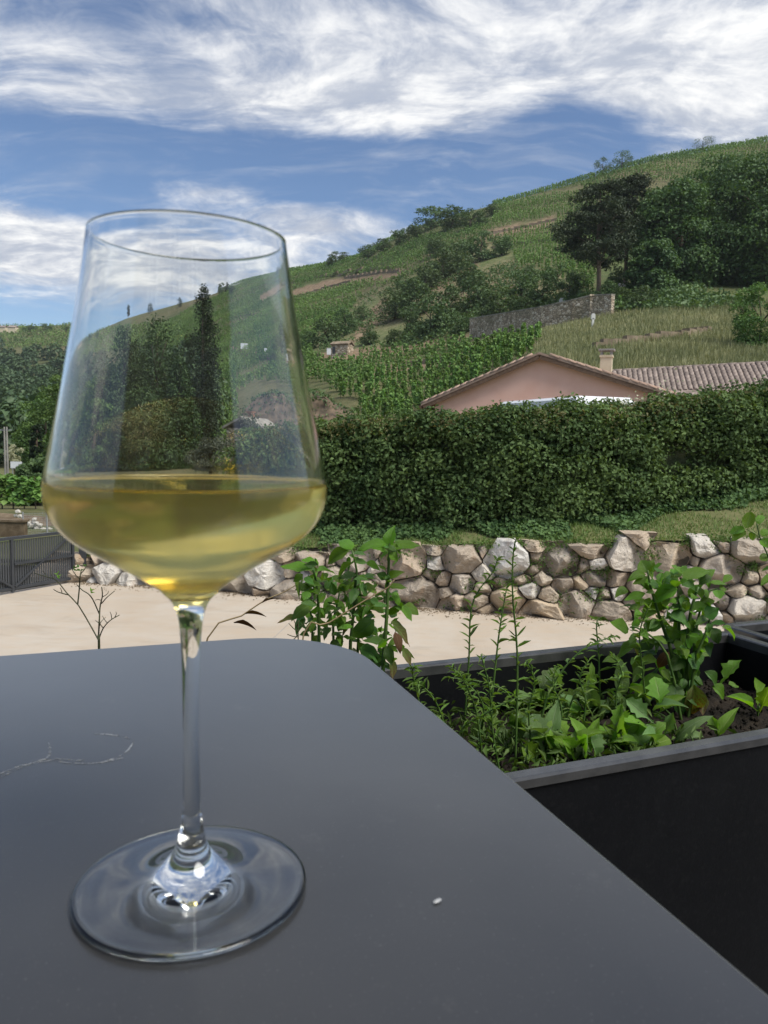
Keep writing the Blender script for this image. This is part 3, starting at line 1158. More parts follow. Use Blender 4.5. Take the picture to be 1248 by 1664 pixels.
# (x, foot row, width px, height px)
bushes = [(700, 548, 72, 62), (640, 520, 60, 45), (675, 515, 66, 55), (730, 520, 60, 50), (775, 500, 62, 55), (810, 520, 66, 48), (845, 482, 50, 40),
          (880, 498, 60, 40), (760, 470, 55, 40), (720, 455, 66, 45), (690, 475, 60, 42), (655, 490, 60, 38), (780, 425, 62, 45), (815, 415, 45, 30), (745, 440, 50, 40),
          (700, 372, 50, 32), (735, 372, 60, 34), (765, 372, 50, 28), (680, 388, 40, 22), (650, 398, 42, 22), (625, 408, 36, 18), (600, 418, 34, 18), (800, 350, 30, 18),
          (545, 432, 32, 20), (560, 425, 26, 14), (530, 560, 55, 42), (560, 545, 45, 40), (500, 570, 40, 30), (600, 560, 40, 26), (925, 490, 40, 42), (905, 470, 46, 40),
          (955, 500, 40, 30), (640, 560, 36, 24), (590, 520, 30, 22), (710, 415, 46, 28), (850, 515, 44, 30), (480, 592, 40, 24), (860, 455, 30, 22), (1010, 498, 50, 30), (1045, 500, 50, 34),
          (390, 478, 20, 14), (370, 478, 16, 18), (745, 545, 40, 34), (665, 540, 50, 40), (990, 492, 40, 34), (1030, 480, 44, 40), (1005, 470, 40, 36), (1050, 478, 40, 40), (935, 470, 40, 30)]
for i, (px, py, w, h) in enumerate(bushes):
    p = hill_loc(px, py)
    k = p.y / F
    sc = (w * k / 2.1, w * k / 2.1, h * k / 1.75)
    if i == 0:
        lab, grp = 'largest rounded dark bush of the slope, left of the stone wall end', None
    elif py < 442 and px < 830:
        lab, grp = 'dark bush in the line along the crest, right of the glass rim', 'bushes along the crest'
    elif px < 575:
        lab, grp = 'dark bush beside the small stone hut', 'bushes beside the hut'
    elif px > 840:
        lab, grp = 'low dark bush at the foot of the pines above the stone wall', 'bushes above the stone wall'
    else:
        lab, grp = 'rounded dark green bush of the scrub patch in the middle of the slope', 'bushes of the scrub patch'
    make_tree('scrub_bush', lab, 'bush', p, bush_crowns[i % 6], bush_trunks[i % 6], grp, rnd.uniform(0, 6.28), sc)


def skyline_tree(px, py, w, h, seed, label, open_=False):
    p = hill_loc(px, py, .5)
    k = p.y / F
    W_, H_ = w * k, h * k
    lb = random_lobes(W_, W_, H_ * .62, H_ * .36, 14, seed, 'round', .2, .36)
    cr = crown_mesh('crown', lb, 700 if open_ else 1000, .055 * H_, 'scrub_leaf', seed)
    tr = trunk_mesh('trunk', [(0, 0, -.5), (.05, 0, H_ * .4), (0, 0, H_ * .75)], [.03 * H_, .025 * H_, .01 * H_], lb, 'bark', 8, seed)
    make_tree('skyline_tree', label, 'tree', p, cr, tr, 'trees on the ridge', 0)


skyline_tree(979, 284, 30, 26, 1, 'smaller left one of two trees side by side on the ridge')
skyline_tree(1010, 278, 36, 30, 2, 'larger right one of two trees side by side on the ridge')
skyline_tree(1141, 246, 36, 22, 3, 'lone low tree on the ridge near the right edge')
for i, (px, py, w, h, lab) in enumerate([(188, 510, 6, 20, 'thin dark cypress on the ridge seen through the glass, left of the tall conifers'),
                                          (290, 500, 9, 16, 'small pointed tree on the ridge beside the tall cypress, seen through the glass'),
                                          (234, 508, 10, 16, 'small dark tree on the ridge above the conifers in the glass'),
                                          (380, 476, 8, 20, 'thin dark tree on the ridge just right of the tall cypress')]):
    p = hill_loc(px, py, .5)
    k = p.y / F
    lb = random_lobes(w * k, w * k, h * k * .9, h * k * .1, 14, 70 + i, 'column', .4, .6)
    cr = crown_mesh('crown', lb, 500, .08 * h * k, 'cypress_leaf', 80 + i)
    tr = MB().tube([(0, 0, -.5), (0, 0, h * k * .6)], [.02 * h * k, .01 * h * k], 5).mesh('trunk', MAT['bark'])
    make_tree('ridge_cypress', lab, 'tree', p, cr, tr, 'trees on the ridge')

# robinias at the right
for i, (px, py, w, h, y, lab) in enumerate([
        (1100, 505, 150, 165, 112, 'leafy dark green tree next to the pines, lowest of the right hand grove'),
        (1165, 508, 190, 205, 118, 'tall leafy tree in the middle of the right hand grove'),
        (1240, 512, 200, 212, 112, 'broad dark green tree at the right edge above the dry grass'),
        (1060, 502, 80, 90, 106, 'low bushy tree at the foot of the pines'),
        (1330, 505, 200, 225, 115, 'tall leafy tree cut by the right edge of the picture')]):
    p = at_y(px, py, y)
    gz = ground(p.x, p.y)
    p.z = (gz if gz is not None else p.z) - .4
    k = y / F
    W_, H_ = w * k, h * k
    lb = random_lobes(W_, W_ * .9, H_ * .92, H_ * .05, 64, 500 + i, 'round', .20, .34)
    cr = crown_mesh('crown', lb, 24000, .46, 'robinia_leaf', 510 + i, .6, .5)
    tr = trunk_mesh('trunk', [(0, 0, -.5), (.2, .1, H_ * .35), (0, .1, H_ * .8)], [.35, .26, .08], lb, 'bark', 22, i)
    make_tree('robinia_tree', lab, 'tree', p, cr, tr, 'leafy grove right of the pines')

# pines
for i, (px, py, wpx, hpx, y, tpx, lab) in enumerate([
        (973, 488, 138, 182, 108, 967, 'tall pine with bare pale trunk standing behind the end of the stone wall'),
        (1016, 470, 120, 175, 116, 1014, 'pine with thin dark trunk standing between the bare trunked pine and the grove')]):
    p = at_y(px, py, y)
    gz = ground(p.x, p.y)
    p.z = (gz if gz is not None else p.z) - .2
    k = y / F
    W_, H_ = wpx * k, (hpx) * k
    r = random.Random(60 + i)
    lb = []
    for q in range(85):
        t = r.random() ** .8
        z = H_ * (.34 + .63 * t)
        lim = W_ / 2 * (1.0 - .62 * max(0, (t - .25) / .75) ** 1.5) * (.55 + .45 * min(1, t / .2))
        a = r.uniform(0, 6.28)
        rad = lim * r.random() ** .5
        s = r.uniform(.9, 1.7)
        lb.append(((math.cos(a) * rad - (2.0 if t < .5 and i == 0 else 0) * r.random(), math.sin(a) * rad, z), (s * 1.15, s * 1.15, s * .5)))
    cr = crown_mesh('crown', lb, 13000, .42, 'pine_leaf', 66 + i, .4, .8)
    dx = (tpx - px) * k
    tr = trunk_mesh('trunk', [(0, 0, -.3), (dx * .3, 0, H_ * .3), (dx, 0, H_ * .6), (dx * .8, 0, H_ * .95)], [.34, .29, .2, .05], lb, 'pine_bark', 22, i, .25)
    make_tree('pine_tree', lab, 'tree', p, cr, tr, 'pines above the stone wall')

# shrub at the right edge above the roof
p = at_y(1232, 578, 62)
k = 62 / F
lb = random_lobes(100 * k, 90 * k, 112 * k, 0, 26, 900, 'round', .2, .36)
make_tree('broad_shrub', 'round light green shrub at the right edge between the roof and the dry slope', 'shrub', p,
          crown_mesh('crown', lb, 7000, .20, 'broad_leaf', 901), trunk_mesh('trunk', [(0, 0, -.6), (0, 0, 1), (.1, 0, 2.6)], [.16, .12, .05], lb, 'bark', 12, 3))

# ------------------------------------------------------------------ trees on the left, seen past and through the glass
for i, (px, py, w, h, y, lab) in enumerate([
        (185, 790, 180, 262, 55, 'wide dark green conifer seen through the left of the glass'),
        (250, 790, 170, 278, 58, 'taller pointed conifer seen through the middle of the glass'),
        (150, 790, 120, 200, 50, 'lower conifer seen through the left wall of the glass'),
        (290, 780, 90, 200, 52, 'narrow conifer at the foot of the tall cypress'),
        (225, 785, 120, 150, 47, 'spreading low conifer just above the wine')]):
    p = at_y(px, py, y)
    p.z = min(p.z, .6)
    k = y / F
    W_, H_ = w * k, (at_y(px, py - h, y).z - p.z)
    lb = random_lobes(W_, W_, H_, 0, 110, 620 + i, 'cone' if i != 4 else 'round', .26, .40)
    cr = crown_mesh('crown', lb, 24000, .27, 'conifer_leaf', 630 + i, .4, .6)
    tr = trunk_mesh('trunk', [(0, 0, -.4), (0, 0, H_ * .5), (0, 0, H_ * .9)], [.2, .09, .02], lb, 'bark', 14, i)
    make_tree('conifer_tree', lab, 'tree', p, cr, tr, 'conifers seen through the glass')
p = at_y(333, 770, 56)
p.z = .4
H_ = at_y(340, 452, 56).z - p.z
k = 56 / F
lb = random_lobes(56 * k, 56 * k, H_, 0, 70, 650, 'column', .38, .55)
make_tree('tall_cypress', 'tall narrow dark cypress seen through the right of the glass', 'tree', p, crown_mesh('crown', lb, 12000, .2, 'cypress_leaf', 651, .4, .5),
          trunk_mesh('trunk', [(0, 0, -.4), (0, 0, H_ * .9)], [.2, .04], lb, 'bark', 8, 4))
for i, (px, py, w, h, y, mat, lab) in enumerate([
        (112, 800, 100, 200, 60, 'broad_leaf', 'bright green leafy tree left of the glass'),
        (75, 760, 90, 120, 75, 'broad_leaf', 'rounded green tree behind the pale roadside sign'),
        (62, 850, 70, 110, 40, 'scrub_leaf', 'dark green bush just left of the wine'),
        (60, 765, 24, 80, 66, 'cypress_leaf', 'small dark column shaped bush behind the pale sign'),
        (125, 770, 90, 130, 46, 'broad_leaf', 'green tree half hidden by the left wall of the glass')]):
    p = at_y(px, py, y)
    p.z = min(p.z, at_y(px, py, y).z)
    k = y / F
    W_, H_ = w * k, h * k
    lb = random_lobes(W_, W_, H_ * .95, H_ * .03, 34, 680 + i, 'round', .18, .32)
    cr = crown_mesh('crown', lb, 7000, .24, mat, 690 + i, .65, .5)
    tr = trunk_mesh('trunk', [(0, 0, -1.2), (0, 0, H_ * .4), (.1, 0, H_ * .7)], [.2, .14, .05], lb, 'bark', 12, i)
    make_tree('leafy_tree', lab, 'tree', p, cr, tr, 'trees left of the glass')

# the wooded slope far left reads as one mass
lobes = []
rw = random.Random(31)
for q in range(520):
    px, py = rw.uniform(-160, 330), rw.uniform(560, 775)
    if py < 575 + 20 * math.sin(px * .05) + (20 if px > 60 else 0):
        continue
    p = on_hill(px, py)
    if p is None or p.y < 90:
        continue
    s = rw.uniform(3.0, 5.6) * (.75 + p.y / 900)
    lobes.append(((p.x, p.y, p.z + s * .9), (s, s, s * 1.1)))
C, Nn = lobes_points(lobes, 80000, 77, .35)
v, f = leaf_quads(C, Nn, .9 + C[:, 1] * .0018, .7, 78)
tag(ob('distant_wood', mesh_np('distant_wood', v, f, MAT['wood_leaf'])), 'dark wood covering the far left slope', 'wood', None, 'stuff')
# scattered low cover in the scrub, too fine to count
X = []
while len(X) < 3400:
    px, py = rw.uniform(480, 1260), rw.uniform(280, 600)
    if not (inpoly(np.array([px]), np.array([py]), SCRUB)[0] or inpoly(np.array([px]), np.array([py]), WOODS)[0] or inpoly(np.array([px]), np.array([py]), CREST)[0]):
        continue
    p = on_hill(px, py)
    if p is not None and mnoise.noise(p * .05) > -.12:
        X.append(tuple(p))
X = np.array(X)
C = np.repeat(X, 14, 0) + rng.normal(scale=(.8, .8, .35), size=(len(X) * 14, 3)) + [0, 0, .35]
v, f = leaf_quads(C, rng.normal(size=C.shape) + [0, 0, 1], .5, .7, 9)
tag(ob('scrub_cover', mesh_np('scrub_cover', v, f, MAT['scrub_leaf'])), 'low scrub and weeds between the bushes of the slope', 'scrub', None, 'stuff')
# dry grass on the slope behind the pink house
X = []
while len(X) < 9000:
    px, py = rw.uniform(860, 1300), rw.uniform(490, 615)
    if not inpoly(np.array([px]), np.array([py]), GRASS)[0]:
        continue
    p = on_hill(px, py)
    if p is not None and p.y < 112:
        X.append(tuple(p))
X = np.array(X)
nb = len(X) * 4
base = np.repeat(X, 4, 0) + rng.normal(scale=(.35, .35, .03), size=(nb, 3))
hgt = rng.uniform(.25, .75, nb)
a = rng.uniform(0, 6.28, nb)
lean = rng.normal(scale=.18, size=(nb, 2))
wv = np.column_stack([np.cos(a), np.sin(a), 0 * a]) * .05
tip = base + np.column_stack([lean * hgt[:, None], hgt])
V = np.stack([base - wv, base + wv, tip], 1).reshape(-1, 3)
tag(ob('dry_grass', mesh_np('dry_grass', V, np.arange(nb * 3).reshape(-1, 3), MAT['dry_blade'])), 'dry yellow green grass on the slope above the tiled roof', 'grass', None, 'stuff')

# ------------------------------------------------------------------ masonry on the slope
P = [on_hill(*p) for p in [(765, 548), (820, 540), (880, 531), (930, 521), (962, 514), (995, 511)]]
tops = [519, 510, 500, 489, 481, 480]
pxl = [765, 820, 880, 930, 962, 995]
w = thing('stone_enclosure_wall', 'long old rubble stone wall with pale coping below the pines', 'stone wall', tuple(P[0]))
O0 = P[0]
core, cope = MB(), MB()
for i in range(5):
    a, b = P[i] - O0, P[i + 1] - O0
    za = at_y(pxl[i], tops[i], P[i].y).z - O0.z
    zb = at_y(pxl[i + 1], tops[i + 1], P[i + 1].y).z - O0.z
    for mbx, lo, hi, th in ((core, None, 0, .5), (cope, -.02, .16, .62)):
        n_ = Vector((-(b - a).y, (b - a).x, 0)).normalized() * th / 2
        q = []
        for (c, zz) in ((a, za), (b, zb)):
            l_ = (c.z - 1.0) if lo is None else zz + lo + .03
            for s in (-1, 1):
                for z in (l_, zz + hi):
                    q.append(Vector((c.x, c.y, z)) + n_ * s)
        # order: a-(lo,hi) a+(lo,hi) b-(lo,hi) b+(lo,hi)
        mbx.add(q, [(0, 1, 3, 2), (4, 6, 7, 5), (0, 4, 5, 1), (2, 3, 7, 6), (1, 5, 7, 3), (0, 2, 6, 4)])
core.build('masonry', MAT['wall_stone'], w)
cope.build('coping', MAT['grey_stone'], w)
a = P[4] - O0
mb = MB().box((a.x, a.y - .1, a.z + .75), (.9, .9, 3.1)).box((a.x, a.y - .1, a.z + 2.4), (1.05, 1.05, .2))
mb.build('pier', MAT['wall_stone'], w)


def tombstone(px, py, h, kind, lab, dy=1.2):
    base = on_hill(px, py + 14)
    y = 103 if base is None else base.y + dy
    top = at_y(px, py - h / 2, y)
    hh = h * y / F
    t = thing('tombstone', lab, 'tombstone', (top.x, top.y, top.z - hh), 'tombstones behind the stone wall')
    mb = MB()
    ww = hh * .7
    mb.box((0, 0, -1.2), (ww * .5, .3, 2.6))
    if kind == 'cross':
        mb.box((0, 0, hh * .5), (hh * .22, .2, hh)).box((0, 0, hh * .65), (hh * .75, .19, hh * .2))
    else:
        mb.prism([(-ww / 2, -.15), (ww / 2, -.15), (ww / 2, .15), (-ww / 2, .15)], 0, hh * .8)
        mb.prism([(-ww * .3, -.14), (ww * .3, -.14), (ww * .3, .14), (-ww * .3, .14)], hh * .8, hh)
    mb.build('slab', MAT['marble'], t)


tombstone(785, 515, 12, 'slab', 'pale tombstone at the left end of the stone wall')
tombstone(798, 514, 9, 'cross', 'small pale cross behind the left end of the stone wall')
tombstone(913, 490, 11, 'slab', 'white tombstone showing over the coping in the middle of the stone wall')
tombstone(964, 514, 9, 'slab', 'small grey stone slab at the foot of the stone wall pier', -3.0)
p = at_y(1011, 470, 112)
t = thing('meter_cabinet', 'small grey box on a post beside the pine trunks', 'cabinet', (p.x, p.y, p.z - 2.2))
MB().box((0, 0, 1.0), (.3, .3, 2.6)).build('post', MAT['concrete_grey'], t)
MB().box((0, 0, 2.5), (1.0, .5, .75)).box((0, 0, 2.92), (1.1, .6, .08)).build('box', MAT['zinc'], t)

# stone hut in the vineyard with its white tank
p = on_hill(556, 578)
k = p.y / F
t = thing('stone_hut', 'small stone hut with grey roof in the middle of the vineyard slope', 'hut', tuple(p))
t.rotation_euler = (0, 0, math.radians(-25))
w_, d_, h_ = 30 * k, 20 * k, 17 * k
MB().box((0, 0, h_ / 2 - .6), (w_, d_, h_ + 1.2)).build('wall', MAT['wall_stone'], t)
mb = MB()
for s in (-1, 1):
    mb.box((0, s * d_ * .28, h_ + d_ * .12), (w_ * 1.12, d_ * .66, .22), Matrix.Rotation(-s * .42, 3, 'X'))
mb.build('roof', MAT['terrace_stone'], t)
MB().box((-w_ * .32, -d_ / 2 - .02, h_ * .45), (w_ * .16, .1, h_ * .6)).build('door', MAT['dark_glass'], t)
p2 = on_hill(541, 577)
t = thing('white_tank', 'low white block standing against the stone hut', 'tank', (p2.x, p2.y - 2, p2.z - .2))
MB().box((0, 0, 5 * k), (17 * k, 8 * k, 10 * k)).box((0, 0, 10.3 * k), (17.6 * k, 8.4 * k, .5 * k)).build('body', MAT['sign_white'], t)
for px, py, ww, hh, lab in [(412, 562, 15, 9, 'white board facing the valley, seen through the right of the glass'),
                            (460, 569, 7, 11, 'narrow white board seen through the right edge of the glass')]:
    p = on_hill(px, py + 9)
    k = p.y / F
    t = thing('vineyard_board', lab, 'sign', tuple(p), 'white boards in the vineyard')
    MB().box((0, -.1, 9 * k), (ww * k, .12, hh * k)).build('panel', MAT['sign_white'], t)
    for s in (-1, 1):
        MB().box((s * ww * k * .35, .05, 4.0 * k - .3), (.14, .14, 10 * k + .6)).build('post', MAT['galvanised'], t)

# reddish rock mound between the vines and the hedge
mp = at_y(487, 692, 72)
mb = MB()
rows = []
nu, nv = 40, 16
for i in range(nu + 1):
    u = -1 + 2 * i / nu
    for j in range(nv + 1):
        vv = j / nv
        prof = max(0, 1 - abs(u) ** 2.6) ** .6 * (1.0 if u < .1 else 1 - .35 * (u - .1))
        x = u * 5.4
        yv = (vv - .15) * 6 * (1 if vv > .15 else 2)
        zz = prof * 3.6 * min(1, (vv / .3) ** .5 if vv < .3 else 1.0)
        q = mnoise.fractal(Vector((x * .55, vv * 3, 5.0)), 1.0, 2.0, 5)
        rows.append((x + .35 * q, yv + .55 * mnoise.fractal(Vector((x * .7, zz * .8, 1.0)), 1.0, 2.0, 4), zz + .4 * q - .4))
Fc = [(i * (nv + 1) + j, (i + 1) * (nv + 1) + j, (i + 1) * (nv + 1) + j + 1, i * (nv + 1) + j + 1) for i in range(nu) for j in range(nv)]
mound = tag(ob('rock_mound', mesh_np('rock_mound', rows, Fc, MAT['rock_red'], True), None, (mp.x, mp.y, mp.z)), 'reddish brown rock outcrop right of the glass, below the vines', 'rock')
Rw = np.array(rows)
pick = Rw[rng.integers(0, len(Rw), 2600)]
pick = pick[(pick[:, 2] > 2.2) | (rng.random(len(pick)) < .35)]
Cq = pick + rng.normal(scale=(.22, .22, .10), size=pick.shape) + [0, 0, .1]
v, f = leaf_quads(Cq, rng.normal(size=Cq.shape) + [0, -.4, 1], .30, .6, 71)
tag(ob('overgrowth', mesh_np('overgrowth', v, f, MAT['scrub_leaf']), mound), None, None, None, 'stuff')

# small house behind the grey shrub, seen through the glass
hp = at_y(428, 700, 44)
t = thing('small_house', 'low house with greyish tiled roof seen through the right of the glass', 'house', (hp.x, hp.y, hp.z - 1.9))
t.scale = (.85, .85, .85)
t.rotation_euler = (0, 0, math.radians(-28))
MB().box((0, 0, .9), (3.0, 3.2, 3.0)).build('wall', MAT['wall_stone'], t)
mb = MB()
for s in (-1, 1):
    mb.box((s * .85, 0, 2.75), (1.95, 3.7, .14), Matrix.Rotation(s * .38, 3, 'Y'))
rf = mb.build('roof', MAT['grey_stone'], t)
ch = at_y(385, 662, 45)
cl = Matrix.Rotation(math.radians(28), 3, 'Z') @ (ch - Vector((hp.x, hp.y, hp.z - 1.6)))
mb = MB().box((-1.05, .9, 2.9), (.42, .42, 1.2)).box((-1.05, .9, 3.55), (.54, .54, .1))
mb.build('chimney', MAT['orange_brick'], t)

# ------------------------------------------------------------------ pink house
A_ = at_y(878, 575, 34)
phi = math.radians(20)
R0 = Vector((A_.x, A_.y, 0))
zb = EYE - 1.25
hs = thing('pink_house', 'low pink rendered house with gable end and tiled wing behind the hedge', 'house', (R0.x, R0.y, zb))
hs.rotation_euler = (0, 0, -phi)
za = A_.z - zb
pL, pR = .42, .325
sl, sr = -4.75, 7.4
mb = MB()
k_ = [(sl, 0), (sr, 0), (sr, za - .1 - pR * sr), (0, za - .1), (sl, za - .1 + pL * sl)]
V = [(x, .12, z) for x, z in k_] + [(x, 9.5, z) for x, z in k_]
mb.add(V, [(0, 1, 2, 3, 4), (9, 8, 7, 6, 5), (0, 5, 6, 1), (1, 6, 7, 2), (4, 9, 5, 0)])
mb.build('wall', MAT['pink_render'], hs)
# roof boards, fascia and verge tiles
roof = MB()
ol, orr = sl - .55, sr + .4
for x0, x1, s in ((ol, 0, pL), (0, orr, -pR)):
    z0, z1 = (za + s * x0, za) if x0 < 0 else (za, za + s * x1)
    q = [(x0, -.28, z0), (x1, -.28, z1), (x1, 9.8, z1), (x0, 9.8, z0)]
    V = [(x, y, z - .05) for x, y, z in q] + [(x, y, z + .05) for x, y, z in q]
    roof.add(V, [(3, 2, 1, 0), (4, 5, 6, 7), (0, 1, 5, 4), (1, 2, 6, 5), (2, 3, 7, 6), (3, 0, 4, 7)])
rf = roof.build('roof', MAT['tile_verge'], hs)
fa = MB()
for x0, x1, s in ((ol + .1, -.02, pL), (.02, orr, -pR)):
    z0, z1 = (za + s * x0, za + s * x1)
    V = [(x0, -.26, z0 - .06), (x1, -.26, z1 - .06), (x1, -.26, z1 - .24), (x0, -.26, z0 - .24)]
    V += [(x, -.22, z) for x, _, z in V]
    fa.add(V, [(0, 3, 2, 1), (4, 5, 6, 7), (0, 1, 5, 4), (3, 7, 6, 2), (0, 4, 7, 3), (1, 2, 6, 5)])
fa.build('fascia_board', MAT['timber'], hs)


def arch_tile(ln, w0, w1, hgt, th=.018, nseg=7):
    V, Fc = [], []
    for (x, wd) in ((0, w0), (ln, w1)):
        for layer in (0, 1):
            for i in range(nseg + 1):
                a = math.pi * i / nseg
                rr = wd / 2 - layer * th
                V.append((x, math.cos(a) * rr, math.sin(a) * (hgt - layer * th)))
    n1 = nseg + 1
    for i in range(nseg):
        Fc.append((i, i + 1, 2 * n1 + i + 1, 2 * n1 + i))
        Fc.append((n1 + i, 3 * n1 + i, 3 * n1 + i + 1, n1 + i + 1))
        Fc.append((i, n1 + i, n1 + i + 1, i + 1))
        Fc.append((2 * n1 + i, 2 * n1 + i + 1, 3 * n1 + i + 1, 3 * n1 + i))
    return V, Fc


tv, tf = arch_tile(.44, .22, .17, .085)
tile_me = mesh_np('verge_tile', tv, tf, MAT['tile_verge'], True)
for x0, dirx, s, nt in ((ol, 1, pL, 14), (orr, -1, pR, 20)):
    ang = math.atan(s)
    for i in range(nt):
        d = i * .385
        if abs(x0) - d * math.cos(ang) < .02:
            break
        x = x0 + dirx * d * math.cos(ang)
        o = ob('verge_tile', tile_me, rf)
        z = za + s * x if dirx > 0 else za - s * x
        Rz = Matrix.Rotation(0 if dirx > 0 else math.pi, 4, 'Z')
        o.matrix_local = Matrix.Translation((x, -.2 + rnd.uniform(-.01, .01), z + .05)) @ Rz @ Matrix.Rotation(-ang - .05, 4, 'Y')
# gutter and downpipe at the left eave
mb = MB()
gz = za + pL * ol - .1
mb.tube([(ol - .04, -.28, gz), (ol - .04, 9.7, gz)], .07, 8)
mb.tube([(ol, -.1, gz), (ol + .12, -.05, gz - .25), (sl + .05, .05, gz - .42), (sl + .05, .05, 0)], .045, 6)
mb.build('gutter', MAT['timber'], hs)

# tiled wing to the right, its slope falls towards the terrace
B0 = at_y(975, 604, 41.5)
B1 = at_y(1248, 589, 39.6)
loc = lambda p: Matrix.Rotation(phi, 3, 'Z') @ (p - Vector((R0.x, R0.y, zb)))
b0, b1 = loc(B0), loc(B1)
al = (b1 - b0).normalized()
per = Vector((al.y, -al.x, 0)).normalized()       # towards the viewer
dn = (per + Vector((0, 0, -.50))).normalized()
nrm = al.cross(dn) * -1
if nrm.z < 0:
    nrm = -nrm
L_ = 13.0
c0 = b0 - al * .15
q = [c0, c0 + al * L_, c0 + al * L_ + dn * 5.4, c0 + dn * 5.4]
mb = MB()
mb.add([p - nrm * .1 for p in q] + list(q), [(0, 1, 2, 3), (7, 6, 5, 4), (0, 4, 5, 1), (1, 5, 6, 2), (2, 6, 7, 3), (3, 7, 4, 0)])
back = [c0 - nrm * .02, c0 + al * L_ - nrm * .02, c0 + al * L_ - per * 3 + Vector((0, 0, -1.4)), c0 - per * 3 + Vector((0, 0, -1.4))]
mb.add(back + [p - Vector((0, 0, .1)) for p in back], [(0, 1, 2, 3), (7, 6, 5, 4), (0, 4, 5, 1), (1, 5, 6, 2), (2, 6, 7, 3), (3, 7, 4, 0)])
wing = mb.build('wing_roof', MAT['tile_clay'], hs)
mb = MB()
g0 = c0 + dn * 5.0 - nrm * .15 - al * -.2
g1 = g0 + al * (L_ - .4)
V = [g0, g1, g1 - per * 6, g0 - per * 6]
V = [Vector((p.x, p.y, z)) for z in (0, g0.z - .1) for p in V]
mb.add(V, [(0, 1, 5, 4), (1, 2, 6, 5), (2, 3, 7, 6), (3, 0, 4, 7)])
mb.build('wing_wall', MAT['pink_render'], hs)
tv, tf = arch_tile(.52, .235, .19, .066)
tile_me = mesh_np('roof_tile', tv, tf, MAT['tile_clay'], True)
Rt = Matrix((dn, -al, nrm)).transposed()
for j in range(7):
    for i in range(42):
        p = c0 + al * (.12 + i * .25) + dn * (.02 + j * .41) + nrm * (.01 + .0)
        o = ob('roof_tile', tile_me, wing)
        Mx = (Rt @ Matrix.Rotation(.035 + rnd.uniform(-.012, .012), 3, 'Y') @ Matrix.Rotation(math.pi, 3, 'Z') @ Matrix.Rotation(math.pi, 3, 'Z')).to_4x4()
        Mx.translation = p + nrm * rnd.uniform(0, .012) + al * rnd.uniform(-.008, .008)
        o.matrix_local = Mx
tv, tf = arch_tile(.5, .27, .22, .11)
rt_me = mesh_np('ridge_tile', tv, tf, MAT['tile_clay'], True)
Rr = Matrix((al, al.cross(Vector((0, 0, 1))).normalized() * -1, Vector((0, 0, 1)))).transposed()
for i in range(28):
    o = ob('ridge_tile', rt_me, wing)
    Mx = Rr.to_4x4()
    Mx.translation = c0 + al * (i * .43) + Vector((0, 0, -.03 + rnd.uniform(0, .02)))
    o.matrix_local = Mx
# chimney with capped stack
cp = loc(at_y(985, 596, 36.5))
mb = MB().box((cp.x, cp.y, cp.z - .05), (.52, .52, .95)).box((cp.x, cp.y, cp.z + .47), (.6, .6, .1))
chm = mb.build('chimney', MAT['cream_render'], hs)
mb = MB()
for sx in (-1, 1):
    for sy in (-1, 1):
        mb.box((cp.x + sx * .22, cp.y + sy * .22, cp.z + .62), (.1, .1, .2))
mb.box((cp.x, cp.y, cp.z + .76), (.72, .72, .08))
mb.build('chimney_cap', MAT['concrete_grey'], chm)

# ------------------------------------------------------------------ white van behind the hedge
va, vb = at_y(846, 657, 26.2), at_y(985, 642, 21.6)
d = Vector((vb.x - va.x, vb.y - va.y, 0)).normalized()
zr = (va.z + vb.z) / 2
vz = zr - 2.25
van = thing('white_van', 'white van roof showing over the hedge before the pink house', 'van', (va.x, va.y, vz))
van.rotation_euler = (0, 0, math.atan2(d.y, d.x))
# side outline: bonnet at x<0 end
prof = [(-1.15, .35), (5.0, .35), (5.05, 1.0), (4.95, 2.1), (4.8, 2.25), (.35, 2.25), (.05, 2.15), (-.55, 1.25), (-1.15, 1.05), (-1.25, .7)]
mb = MB()
Vv, Fv = [], []
npf = len(prof)
for yy, ins in ((-.94, 0), (-.84, 1), (.84, 1), (.94, 0)):
    for x, z in prof:
        z2 = z + (.0 if ins or z < 2 else -.08)
        Vv.append((x, yy if ins == 0 else yy, z2))
for r0 in range(3):
    for i in range(npf):
        j = (i + 1) % npf
        Fv.append((r0 * npf + i, r0 * npf + j, (r0 + 1) * npf + j, (r0 + 1) * npf + i))
Fv.append(tuple(range(npf))[::-1])
Fv.append(tuple(3 * npf + i for i in range(npf)))
mb.add(Vv, Fv)
mb.build('body', MAT['van_white'], van)
for s in (-1, 1):
    MB().add([(-.2, s * .95, 1.35), (.9, s * .95, 1.35), (.9, s * .95, 1.95), (.18, s * .95, 1.95), (-.2, s * .90, 1.35), (.9, s * .90, 1.35), (.9, s * .90, 1.95), (.18, s * .90, 1.95)],
             [(0, 1, 2, 3), (7, 6, 5, 4), (0, 4, 5, 1), (2, 6, 7, 3), (0, 3, 7, 4), (1, 5, 6, 2)]).build('window', MAT['dark_glass'], van)
    for x in (-.45, 3.9):
        wh = MB().tube([(x, s * .72, .33), (x, s * .96, .33)], .33, 18).build('wheel', MAT['black_rubber'], van)
        MB().tube([(x, s * .955, .33), (x, s * .975, .33)], .19, 12).build('rim', MAT['galvanised'], wh)
MB().add([(-.56, -.75, 1.28), (-.56, .75, 1.28), (-.03, .7, 2.05), (-.03, -.7, 2.05), (-.5, -.75, 1.28), (-.5, .75, 1.28), (.03, .7, 2.05), (.03, -.7, 2.05)],
         [(0, 3, 2, 1), (4, 5, 6, 7), (0, 1, 5, 4), (2, 3, 7, 6), (0, 4, 7, 3), (1, 2, 6, 5)]).build('windscreen', MAT['dark_glass'], van)

